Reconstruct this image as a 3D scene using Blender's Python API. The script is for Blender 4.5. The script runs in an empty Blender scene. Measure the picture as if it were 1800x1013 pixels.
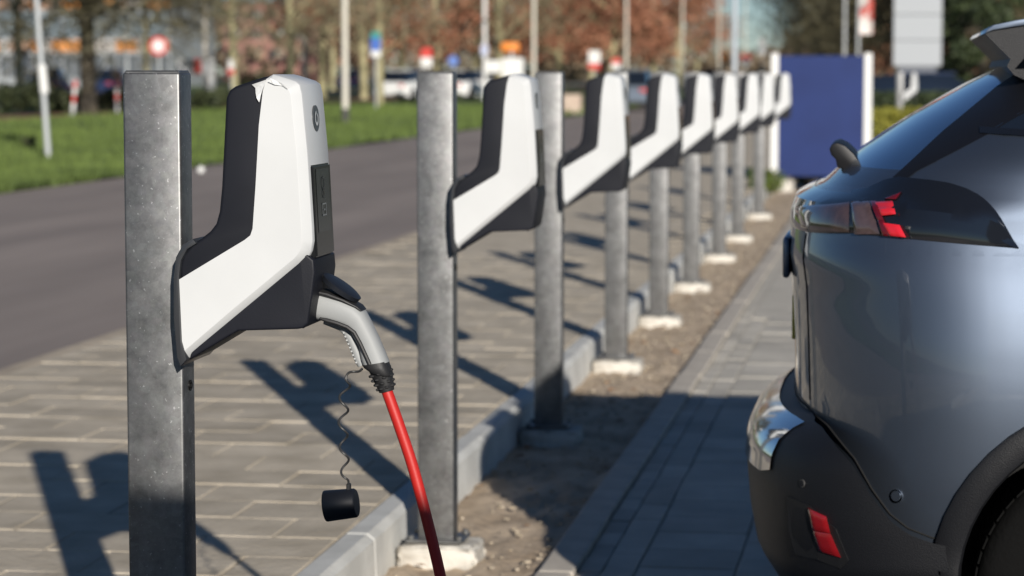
import bpy, bmesh, math, random
from mathutils import Vector, Matrix
random.seed(7)
R = math.radians
sc = bpy.context.scene
COL = sc.collection

# ------------------------------------------------------------------ camera
F_PX, YAW, PITCH, EYE = 4400.0, 0.1517, 0.0859, 1.5
cd = bpy.data.cameras.new('camera')
cd.sensor_fit = 'HORIZONTAL'; cd.sensor_width = 36.0; cd.lens = F_PX / 1800 * 36
cd.clip_start = 0.05; cd.clip_end = 3000
cd.dof.use_dof = True; cd.dof.focus_distance = 4.66; cd.dof.aperture_fstop = 5.0
cd.dof.aperture_blades = 0
co = bpy.data.objects.new('camera', cd); COL.objects.link(co)
co.location = (0, 0, EYE)
co.rotation_euler = (R(90) - PITCH, 0, YAW)
sc.camera = co

# ------------------------------------------------------------------ sky, sun, exposure
SUN_EL = R(17.5); SUN_DIR = Vector((0.378, -0.926, math.tan(SUN_EL))).normalized()   # towards the sun
w = bpy.data.worlds.new('World'); sc.world = w; w.use_nodes = True
nt = w.node_tree; nt.nodes.clear()
sky = nt.nodes.new('ShaderNodeTexSky'); sky.sky_type = 'NISHITA'; sky.sun_disc = False
sky.sun_elevation = SUN_EL
sky.sun_rotation = math.atan2(SUN_DIR.x, SUN_DIR.y)
sky.air_density = 0.75; sky.dust_density = 0.0; sky.ozone_density = 4.0
bg = nt.nodes.new('ShaderNodeBackground'); bg.inputs[1].default_value = 0.05
wo = nt.nodes.new('ShaderNodeOutputWorld')
nt.links.new(sky.outputs[0], bg.inputs[0]); nt.links.new(bg.outputs[0], wo.inputs[0])
sd = bpy.data.lights.new('sun', 'SUN'); sd.energy = 5.0; sd.angle = R(0.53); sd.color = (1.0, 0.94, 0.86)
so = bpy.data.objects.new('sun', sd); COL.objects.link(so)
so.rotation_euler = SUN_DIR.to_track_quat('Z', 'Y').to_euler()
so.location = (20, -50, 30)
vs = sc.view_settings
vs.view_transform = 'Standard'; vs.look = 'None'; vs.gamma = 1.0; vs.exposure = 0.2
vs.use_curve_mapping = False

# ------------------------------------------------------------------ helpers
_F = Vector((-math.sin(YAW)*math.cos(PITCH), math.cos(YAW)*math.cos(PITCH), -math.sin(PITCH)))
_R = Vector((math.cos(YAW), math.sin(YAW), 0)); _U = _R.cross(_F)
def at(px, py, Y):
    """world point on the plane y = Y (pixel measured on the photograph, used to survey positions)"""
    r = _F + _R*((px-900)/F_PX) + _U*((506.5-py)/F_PX)
    return Vector((0, 0, EYE)) + r*(Y/r.y)
def xat(px, Y): return at(px, 128, Y).x
def zat(py, Y): return at(900, py, Y).z

MATS = {}
def mat(name, col, rough=.6, metal=0.0, col2=None, scale=8.0, detail=4.0, bump=0.0, bscale=None, coat=0.0, spec=.5,
        vary=0.0, trans=0.0, lo=.35, hi=.65, stretch=None, world=False):
    if name in MATS: return MATS[name]
    m = bpy.data.materials.new(name); m.use_nodes = True
    n = m.node_tree.nodes; l = m.node_tree.links
    b = n['Principled BSDF']
    b.inputs['Roughness'].default_value = rough; b.inputs['Metallic'].default_value = metal
    b.inputs['Coat Weight'].default_value = coat; b.inputs['Coat Roughness'].default_value = .04
    b.inputs['Specular IOR Level'].default_value = spec
    if trans: b.inputs['Transmission Weight'].default_value = trans
    c4 = (*col, 1)
    src = None
    tc = n.new('ShaderNodeTexCoord')
    vec = tc.outputs['Object']
    if world: vec = n.new('ShaderNodeNewGeometry').outputs['Position']
    if stretch:
        mp = n.new('ShaderNodeMapping'); mp.inputs['Scale'].default_value = stretch
        l.new(vec, mp.inputs[0]); vec = mp.outputs[0]
    if col2 is not None:
        t = n.new('ShaderNodeTexNoise'); t.inputs['Scale'].default_value = scale; t.inputs['Detail'].default_value = detail
        l.new(vec, t.inputs['Vector'])
        r = n.new('ShaderNodeValToRGB'); r.color_ramp.elements[0].color = c4; r.color_ramp.elements[1].color = (*col2, 1)
        r.color_ramp.elements[0].position = lo; r.color_ramp.elements[1].position = hi
        l.new(t.outputs['Fac'], r.inputs[0]); src = r.outputs[0]
    else:
        b.inputs['Base Color'].default_value = c4
        if vary:
            rg = n.new('ShaderNodeRGB'); rg.outputs[0].default_value = c4; src = rg.outputs[0]
    if vary:
        oi = n.new('ShaderNodeObjectInfo')
        mr = n.new('ShaderNodeMapRange'); mr.inputs[3].default_value = 1-vary; mr.inputs[4].default_value = 1+vary
        l.new(oi.outputs['Random'], mr.inputs[0])
        hs = n.new('ShaderNodeHueSaturation'); l.new(mr.outputs[0], hs.inputs['Value']); l.new(src, hs.inputs['Color'])
        src = hs.outputs[0]
    if src is not None: l.new(src, b.inputs['Base Color'])
    if bump:
        t2 = n.new('ShaderNodeTexNoise'); t2.inputs['Scale'].default_value = bscale or scale*4; t2.inputs['Detail'].default_value = 6
        l.new(vec, t2.inputs['Vector'])
        bp = n.new('ShaderNodeBump'); bp.inputs['Strength'].default_value = bump; bp.inputs['Distance'].default_value = .01
        l.new(t2.outputs['Fac'], bp.inputs['Height']); l.new(bp.outputs[0], b.inputs['Normal'])
    MATS[name] = m
    return m

def leafmat(name, col, col2):
    m = bpy.data.materials.new(name); m.use_nodes = True
    n = m.node_tree.nodes; l = m.node_tree.links; b = n['Principled BSDF']
    b.inputs['Roughness'].default_value = .7
    g = n.new('ShaderNodeNewGeometry')
    r = n.new('ShaderNodeValToRGB'); r.color_ramp.elements[0].color = (*col, 1); r.color_ramp.elements[1].color = (*col2, 1)
    l.new(g.outputs['Random Per Island'], r.inputs[0]); l.new(r.outputs[0], b.inputs['Base Color'])
    return m

class MB:
    """collects shapes in one bmesh and links them as one mesh object"""
    def __init__(s): s.bm = bmesh.new()
    def box(s, c, d, rz=0, bev=0, seg=1, rot=None):
        mtx = Matrix.Translation(c) @ (rot if rot is not None else Matrix.Rotation(rz, 4, 'Z')) @ Matrix.Diagonal((*d, 1))
        r = bmesh.ops.create_cube(s.bm, size=1, matrix=mtx)
        if bev:
            es = list({e for v in r['verts'] for e in v.link_edges})
            bmesh.ops.bevel(s.bm, geom=es, offset=bev, segments=seg, affect='EDGES', profile=.5)
        return s
    def cyl(s, a, b, r0, r1=None, n=16, caps=True):
        a = Vector(a); b = Vector(b); r1 = r0 if r1 is None else r1
        q = (b-a).to_track_quat('Z', 'Y').to_matrix().to_4x4()
        bmesh.ops.create_cone(s.bm, cap_ends=caps, segments=n, radius1=r0, radius2=r1, depth=(b-a).length,
                              matrix=Matrix.Translation((a+b)/2) @ q)
        return s
    def prism(s, poly, y0, y1, bev=0, seg=2, inset=None):
        """polygon in (x, z) extruded along y"""
        v0 = [s.bm.verts.new((x, y0, z)) for x, z in poly]; v1 = [s.bm.verts.new((x, y1, z)) for x, z in poly]
        k = len(poly)
        fs = [s.bm.faces.new(v0), s.bm.faces.new(v1[::-1])]
        for i in range(k): fs.append(s.bm.faces.new((v0[i], v1[i], v1[(i+1) % k], v0[(i+1) % k])))
        bmesh.ops.recalc_face_normals(s.bm, faces=fs)
        if bev:
            es = [e for e in set(fs[0].edges) | set(fs[1].edges)]
            bmesh.ops.bevel(s.bm, geom=es, offset=bev, segments=seg, affect='EDGES', profile=.55, clamp_overlap=True)
        return s
    def tube(s, pts, rad, n=10, cap=True):
        pts = [Vector(p) for p in pts]; rings = []
        up = Vector((0.123, .98, .05))
        for i, p in enumerate(pts):
            d = (pts[min(i+1, len(pts)-1)] - pts[max(i-1, 0)]).normalized()
            a = d.cross(up).normalized(); b = d.cross(a).normalized(); up = -b if False else up
            r = rad[i] if isinstance(rad, (list, tuple)) else rad
            rings.append([s.bm.verts.new(p + a*math.cos(2*math.pi*k/n)*r + b*math.sin(2*math.pi*k/n)*r) for k in range(n)])
        for i in range(len(rings)-1):
            for k in range(n):
                s.bm.faces.new((rings[i][k], rings[i][(k+1) % n], rings[i+1][(k+1) % n], rings[i+1][k]))
        if cap: s.bm.faces.new(rings[0][::-1]); s.bm.faces.new(rings[-1])
        return s
    def loft(s, rings, cap=True, close=True):
        vr = [[s.bm.verts.new(p) for p in r] for r in rings]; k = len(vr[0])
        for i in range(len(vr)-1):
            for j in range(k if close else k-1):
                s.bm.faces.new((vr[i][j], vr[i][(j+1) % k], vr[i+1][(j+1) % k], vr[i+1][j]))
        if cap and close: s.bm.faces.new(vr[0][::-1]); s.bm.faces.new(vr[-1])
        return s
    def quad(s, a, b, c, d):
        s.bm.faces.new([s.bm.verts.new(p) for p in (a, b, c, d)]); return s
    def poly(s, pts):
        s.bm.faces.new([s.bm.verts.new(p) for p in pts]); return s
    def mesh(s, name, m, smooth=False, angle=40, recalc=True):
        if recalc: bmesh.ops.recalc_face_normals(s.bm, faces=s.bm.faces)
        me = bpy.data.meshes.new(name)
        if smooth:
            for f in s.bm.faces: f.smooth = True
            ca = math.cos(R(angle))
            for e in s.bm.edges:
                if len(e.link_faces) == 2 and e.link_faces[0].normal.dot(e.link_faces[1].normal) < ca: e.smooth = False
        s.bm.to_mesh(me); s.bm.free()
        me.materials.append(m)
        return me
    def build(s, name, m, parent=None, smooth=False, angle=40, recalc=True):
        return link(name, s.mesh(name, m, smooth, angle, recalc), parent)

def link(name, me, parent=None):
    o = bpy.data.objects.new(name, me); COL.objects.link(o)
    if parent is not None: o.parent = parent
    return o
def tag(o, label=None, cat=None, group=None, kind=None):
    if label: o['label'] = label
    if cat: o['category'] = cat
    if group: o['group'] = group
    if kind: o['kind'] = kind
    return o
def thing(name, loc, label, cat, group=None, rz=0):
    o = bpy.data.objects.new(name, None); COL.objects.link(o); o.location = loc; o.rotation_euler = (0, 0, rz)
    o.empty_display_size = .1
    return tag(o, label, cat, group)
def copy_tree(o, parent=None):
    c = o.copy(); COL.objects.link(c); c.parent = parent
    for ch in list(o.children): copy_tree(ch, c)
    return c
def struct(o): o['kind'] = 'structure'; return o

# ------------------------------------------------------------------ materials
concrete_kerb = mat('kerb_concrete', (.50, .50, .475), .85, col2=(.62, .62, .59), scale=6, bump=.3, bscale=60)
flat_kerb = mat('flat_kerb_concrete', (.42, .38, .325), .85, col2=(.54, .49, .42), scale=7, bump=.3, bscale=70)
tan_kerb = mat('sandy_kerb', (.36, .30, .23), .9, col2=(.50, .42, .32), scale=4, bump=.3)
tile_tan = mat('pavement_tile', (.38, .328, .25), .85, col2=(.57, .50, .395), scale=5.5, detail=9, lo=.3, hi=.72, bump=.5, bscale=45, vary=.10, world=True)
tile_grey = mat('bay_tile', (.40, .375, .325), .85, col2=(.54, .505, .44), scale=4.5, detail=9, lo=.3, hi=.72, bump=.5, bscale=60, vary=.16, world=True)
joint_sand = mat('joint_sand', (.20, .17, .125), .95, col2=(.46, .39, .30), scale=3.5, detail=8, bump=.6, bscale=60)
joint_dark = mat('joint_dirt', (.10, .09, .075), .95, col2=(.24, .215, .175), scale=12, bump=.4)
soil_m = mat('soil', (.36, .275, .19), .95, col2=(.55, .44, .32), scale=5, detail=9, bump=.8, bscale=30)
asphalt = mat('asphalt', (.215, .18, .16), .85, col2=(.335, .28, .247), scale=1.6, detail=9, lo=.25, hi=.75, bump=.35, bscale=120, stretch=(1, .12, 1), world=True)
grass_soil = mat('grass_ground', (.05, .085, .016), .9, col2=(.09, .13, .026), scale=.6, detail=9, bump=.6, bscale=8)
far_ground = mat('far_ground', (.05, .065, .025), .95, col2=(.085, .085, .045), scale=.12, detail=8)
brick_path = mat('red_path', (.20, .075, .055), .9, col2=(.27, .11, .08), scale=1.5)

def galv(name):
    m = bpy.data.materials.new(name); m.use_nodes = True
    n = m.node_tree.nodes; l = m.node_tree.links; b = n['Principled BSDF']
    tc = n.new('ShaderNodeTexCoord'); oi = n.new('ShaderNodeObjectInfo')
    off = n.new('ShaderNodeVectorMath'); off.operation = 'MULTIPLY_ADD'
    off.inputs[1].default_value = (1, 1, 1)
    cmb = n.new('ShaderNodeCombineXYZ'); mul = n.new('ShaderNodeMath'); mul.operation = 'MULTIPLY'; mul.inputs[1].default_value = 37
    l.new(oi.outputs['Random'], mul.inputs[0]); l.new(mul.outputs[0], cmb.inputs[2]); l.new(mul.outputs[0], cmb.inputs[0])
    l.new(tc.outputs['Object'], off.inputs[0]); l.new(cmb.outputs[0], off.inputs[2])
    a = n.new('ShaderNodeTexNoise'); a.inputs['Scale'].default_value = 14; a.inputs['Detail'].default_value = 12; a.inputs['Roughness'].default_value = .78
    s = n.new('ShaderNodeTexNoise'); s.inputs['Scale'].default_value = 120; s.inputs['Detail'].default_value = 5
    v = n.new('ShaderNodeTexVoronoi'); v.inputs['Scale'].default_value = 70
    for t in (a, s, v): l.new(off.outputs[0], t.inputs['Vector'])
    ra = n.new('ShaderNodeValToRGB'); ra.color_ramp.elements[0].color = (.12, .126, .118, 1); ra.color_ramp.elements[1].color = (.245, .253, .24, 1)
    ra.color_ramp.elements[0].position = .33; ra.color_ramp.elements[1].position = .68
    rs = n.new('ShaderNodeValToRGB'); rs.color_ramp.elements[0].color = (0, 0, 0, 1); rs.color_ramp.elements[1].color = (.55, .55, .53, 1)
    rs.color_ramp.elements[0].position = .635; rs.color_ramp.elements[1].position = .76
    l.new(a.outputs['Fac'], ra.inputs[0]); l.new(s.outputs['Fac'], rs.inputs[0])
    ad = n.new('ShaderNodeMix'); ad.data_type = 'RGBA'; ad.blend_type = 'ADD'; ad.inputs[0].default_value = .6
    l.new(ra.outputs[0], ad.inputs[6]); l.new(rs.outputs[0], ad.inputs[7])
    ov = n.new('ShaderNodeMix'); ov.data_type = 'RGBA'; ov.blend_type = 'OVERLAY'; ov.inputs[0].default_value = .10
    l.new(ad.outputs[2], ov.inputs[6]); l.new(v.outputs['Color'], ov.inputs[7])
    hs = n.new('ShaderNodeHueSaturation'); hs.inputs['Saturation'].default_value = .12; l.new(ov.outputs[2], hs.inputs['Color'])
    l.new(hs.outputs[0], b.inputs['Base Color'])
    b.inputs['Metallic'].default_value = .85
    rr = n.new('ShaderNodeMapRange'); rr.inputs[3].default_value = .36; rr.inputs[4].default_value = .58
    l.new(a.outputs['Fac'], rr.inputs[0]); l.new(rr.outputs[0], b.inputs['Roughness'])
    bp = n.new('ShaderNodeBump'); bp.inputs['Strength'].default_value = .05; bp.inputs['Distance'].default_value = .003
    l.new(a.outputs['Fac'], bp.inputs['Height']); l.new(bp.outputs[0], b.inputs['Normal'])
    return m
galv_m = galv('galvanised_steel')
bolt_m = mat('bolt_black', (.012, .012, .012), .4, .6)
footing_m = mat('footing_concrete', (.30, .27, .225), .9, col2=(.60, .575, .52), scale=9, detail=8, lo=.3, hi=.6, bump=.6, bscale=50)
white_shell = mat('white_plastic', (.53, .54, .54), .38, col2=(.565, .575, .575), scale=5, bump=.02, bscale=400)
dark_shell = mat('dark_plastic', (.008, .009, .013), .5, col2=(.011, .012, .017), scale=6, bump=.05, bscale=500, spec=.2)
black_gloss = mat('black_gloss', (.008, .009, .010), .16, spec=.35)
icon_m = mat('icon_print', (.16, .17, .17), .4)
badge_m = mat('badge_grey', (.045, .05, .055), .35)
plug_grey = mat('plug_grey', (.29, .30, .30), .55, bump=.04, bscale=600)
rubber = mat('black_rubber', (.014, .014, .015), .55, bump=.05, bscale=300)
cable_red = mat('cable_red', (.44, .014, .010), .5, bump=.03, bscale=200)
lid_m = mat('lid_black', (.010, .012, .017), .5)
film_m = mat('torn_film', (.55, .56, .56), .3, bump=.4, bscale=90)

# ------------------------------------------------------------------ ground
Z_W = 0.126          # footway level
def sheet(name, x0, x1, y0, y1, z, m, nx=1, ny=1, amp=0):
    b = MB(); vs_ = [[None]*(ny+1) for _ in range(nx+1)]
    for i in range(nx+1):
        for j in range(ny+1):
            dz = random.uniform(-amp, amp) if amp else 0
            vs_[i][j] = b.bm.verts.new((x0+(x1-x0)*i/nx, y0+(y1-y0)*j/ny, z+dz))
    for i in range(nx):
        for j in range(ny):
            b.bm.faces.new((vs_[i][j], vs_[i+1][j], vs_[i+1][j+1], vs_[i][j+1]))
    return b.build(name, m, smooth=amp > 0, angle=80, recalc=True)
g = struct(sheet('ground', -900, 900, -200, 2200, -.06, far_ground)); tag(g, 'dull green far ground reaching to the horizon')
road = struct(sheet('road', -10.2, -4.1, -20, 420, .105, asphalt, 4, 60)); tag(road, 'grey brown asphalt road running past the footway')
grass = struct(sheet('grass_verge', -25.2, -10.2, -20, 420, .14, grass_soil, 12, 200, .05)); tag(grass, 'mown green verge beyond the asphalt road')
path = struct(sheet('cycle_path', -28.2, -25.2, -20, 420, .12, brick_path, 1, 1)); tag(path, 'reddish cycle path behind the green verge')
grass2 = struct(sheet('far_lawn', -70, -28.2, -20, 420, .10, grass_soil, 10, 40, .08)); tag(grass2, 'lawn under the trees beyond the cycle path')
side_road = struct(sheet('side_street', -40, -34, -20, 420, .19, asphalt)); tag(side_road, 'grey side street among the far trees')
soil = struct(sheet('soil_strip', -1.52, -1.04, -8, 60, -.012, soil_m, 16, 800, .012)); tag(soil, 'bare sandy soil strip around the post footings')

# footway base and its slabs
fw = struct(sheet('footway', -3.99, -1.61, -8, 120, Z_W-.004, joint_sand)); tag(fw, 'tan concrete slab footway beside the charging posts')
def slab_mesh(name, dx, dy, dz, m, bev=.006):
    b = MB().box((0, 0, -dz/2), (dx, dy, dz), bev=bev); return b.mesh(name, m)
sl_full = slab_mesh('paving_slab', .3975, .2975, .05, tile_tan)
sl_half = slab_mesh('paving_slab_cut', .1975, .2975, .05, tile_tan)
Y = 5.2; row = 0
while Y < 18.6:
    xs = []; x = -1.615
    if row % 2: xs.append((x-.0985, sl_half)); x -= .20
    while x-.4 > -4.02: xs.append((x-.1985, sl_full)); x -= .40
    if x-.2 > -4.02: xs.append((x-.0985, sl_half))
    for xc, me in xs:
        o = link('paving_slab', me, fw)
        o.location = (xc+random.uniform(-.002, .002), Y, Z_W+random.uniform(-.0015, .003))
        o.rotation_euler = (random.gauss(0, .004), random.gauss(0, .003), random.gauss(0, .003))
    Y += .30; row += 1
b = MB(); 
while Y < 70:
    for k in range(6):
        if row % 2 and k == 5: continue
        b.box((-1.615-.1985-.4*k-(.2 if row % 2 else 0), Y, Z_W-.024), (.396, .296, .05), bev=0)
    Y += .30; row += 1
o = b.build('far_paving', tile_tan, fw); o['kind'] = 'stuff'

# raised kerb between footway and soil, laid in one-metre stones
kerb = thing('raised_kerb', (0, 0, 0), 'pale grey raised concrete kerb along the back of the posts', 'kerb')
kprof = [(-1.60, -.15), (-1.60, Z_W+.004), (-1.596, Z_W+.008), (-1.535, Z_W+.008), (-1.512, Z_W-.010), (-1.50, -.15)]
kb = MB().prism(kprof, -.496, .496, bev=.004, seg=1).mesh('kerb_stone', concrete_kerb)
for i in range(46):
    o = link('kerb_stone', kb, kerb); o.location = (random.uniform(-.003, .003), -1.3+i*1.0, random.uniform(-.002, .002)); o.rotation_euler = (0, 0, random.gauss(0, .0015))
# flush kerb, gutter tiles and parking bay
fk = thing('flush_kerb', (0, 0, 0), 'narrow flush concrete kerb between soil strip and parking bay', 'kerb')
fb = MB().box((0, 0, -.06), (.108, .994, .14), bev=.008, seg=2).mesh('kerb_stone_flush', flat_kerb)
for i in range(52):
    o = link('kerb_stone', fb, fk); o.location = (-.988+random.uniform(-.003, .003), -1.2+i*1.0, .006+random.uniform(-.002, .002)); o.rotation_euler = (0, 0, random.gauss(0, .002))
bay = struct(sheet('parking_bay', -.935, 7, -8, 34.2, -.008, joint_dark))
farbay = struct(sheet('far_parking', -.935, 7, 34.2, 140, -.002, tile_grey)); tag(farbay, 'far end of the grey tiled parking area'); tag(bay, 'grey tiled parking bay surface under the car')
t30 = slab_mesh('bay_tile', .2965, .2945, .05, tile_grey, .005)
t10 = slab_mesh('gutter_tile', .0705, .212, .05, tile_grey, .004)
tcut = slab_mesh('bay_tile_cut', .097, .294, .05, tile_grey, .005)
Y = 6.0; k = 0
while Y < 15.2:
    o = link('bay_tile', tcut, bay); o.location = (-.808, Y+.04, random.uniform(-.003, .004)); o.rotation_euler = (random.gauss(0, .005), 0, random.gauss(0, .006))
    for c in range(4):
        o = link('bay_tile', t30, bay)
        o.location = (-.608+.3*c, Y+.15*((c+1) % 2), random.uniform(-.003, .004)); o.rotation_euler = (random.gauss(0, .005), random.gauss(0, .004), random.gauss(0, .004))
    Y += .30
Ye = Y; Y = 6.0
while Y < 16.0:
    o = link('gutter_tile', t10, bay); o.location = (-.895, Y, random.uniform(-.004, .003)); o.rotation_euler = (0, random.gauss(0, .01), random.gauss(0, .01))
    Y += .216
b = MB(); Y = 16.1
while Y < 34: b.box((-.895, Y, -.026), (.0705, .212, .05)); Y += .216
Y = Ye
while Y < 34:
    for c in range(24): b.box((-.708+.3*c, Y+.15*((c+1) % 2), -.025), (.294, .294, .05))
    Y += .30
Y = -6.0
while Y < Ye:
    for c in range(4, 24): b.box((-.608+.3*c, Y+.15*((c+1) % 2), -.025), (.294, .294, .05))
    Y += .30
o = b.build('far_bay_tiles', tile_grey, bay); o['kind'] = 'stuff'
# road side kerb
rk = struct(MB().box((-4.045, 40, .05), (.105, 120, .155), bev=.006).build('road_kerb', tan_kerb)); tag(rk, 'flush sandy kerb line between road and footway')
# crumbs of gravel and dead leaves on the soil
b = MB(); rnd = random.Random(3)
for i in range(900):
    x = rnd.uniform(-1.5, -1.06); y = rnd.uniform(5.5, 26); s_ = rnd.uniform(.003, .012)
    b.box((x, y, s_*.3-.004), (s_*rnd.uniform(.8, 1.8), s_*rnd.uniform(.8, 1.8), s_*.8), rz=rnd.uniform(0, 3))
o = b.build('gravel_crumbs', mat('gravel', (.30, .25, .18), .9, col2=(.42, .36, .28), scale=60)); tag(o, 'crumbs of gravel and grit scattered on the soil strip', 'gravel', kind='stuff')
b = MB()
for i in range(90):
    x = rnd.uniform(-1.48, -.95); y = rnd.uniform(6.5, 18); s_ = rnd.uniform(.012, .03); a = rnd.uniform(0, 6.28)
    c_ = Vector((x, y, .008)); e1 = Vector((math.cos(a), math.sin(a), rnd.uniform(-.3, .3)))*s_; e2 = Vector((-math.sin(a), math.cos(a), rnd.uniform(-.3, .3)))*s_*.6
    b.quad(c_-e1, c_-e2+Vector((0, 0, .004)), c_+e1, c_+e2+Vector((0, 0, .004)))
o = b.build('dead_leaves', leafmat('dead_leaf', (.16, .07, .03), (.34, .18, .08))); tag(o, 'dead brown leaves lying on the soil strip', 'leaves', kind='stuff')

# ------------------------------------------------------------------ posts
POST_Y = [4.57, 7.51, 10.03, 12.53, 14.84, 17.25, 20.0, 22.4, 25.9]
ORD = ['nearest', 'second', 'third', 'fourth', 'fifth', 'sixth', 'seventh', 'eighth', 'farthest']
PX0, PX1, PD = -1.442, -1.330, .080
PXC = (PX0+PX1)/2
shaft_me = MB().box((0, PD/2, .745), (PX1-PX0, PD, 1.51), bev=.005, seg=3).mesh('shaft', galv_m, smooth=True, angle=50)
cap_me = MB().box((0, PD/2, 1.5), (PX1-PX0-.006, PD-.006, .008), bev=.003).mesh('top_cap', galv_m)
_fb = MB().box((.01, PD/2, .008), (.24, .20, .085), bev=.016, seg=2); _fr = random.Random(8)
bmesh.ops.subdivide_edges(_fb.bm, edges=_fb.bm.edges, cuts=3, use_grid_fill=True)
for _v in _fb.bm.verts: _v.co += Vector((_fr.gauss(0, .0035), _fr.gauss(0, .0035), _fr.gauss(0, .002)))
foot_me = _fb.mesh('footing', footing_m, smooth=True, angle=70)
plate_me = MB().box((0, PD/2, .062), (.18, .15, .010), bev=.002).mesh('base_plate', galv_m)
bolt_me = MB().cyl((.0555, .045, 0), (.0585, .045, 0), .0105, n=20).cyl((.058, .045, 0), (.0605, .045, 0), .006, n=6).mesh('bolt', bolt_m)
nut_me = MB().cyl((0, 0, .066), (0, 0, .078), .010, n=6).mesh('anchor_nut', galv_m)
for i, y in enumerate(POST_Y):
    lab = {0: 'nearest galvanised steel post, left foreground, carrying the plugged-in charger',
           8: 'farthest galvanised post of the row, next to the blue sign board'}.get(i, '%s galvanised steel post from the camera in the charging row' % ORD[i])
    t = thing('charging_post', (PXC, y, 0), lab, 'post', 'galvanised charging posts in a row')
    link('shaft', shaft_me, t); link('footing', foot_me, t); link('base_plate', plate_me, t); link('top_cap', cap_me, t)
    o = link('bolt', bolt_me, t); o.location.z = at(341, 678, 4.61).z
    if i < 5:
        for sx in (-.075, .075):
            for sy in (-.02, .10): o = link('anchor_nut', nut_me, t); o.location = (sx, sy, 0)

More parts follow.
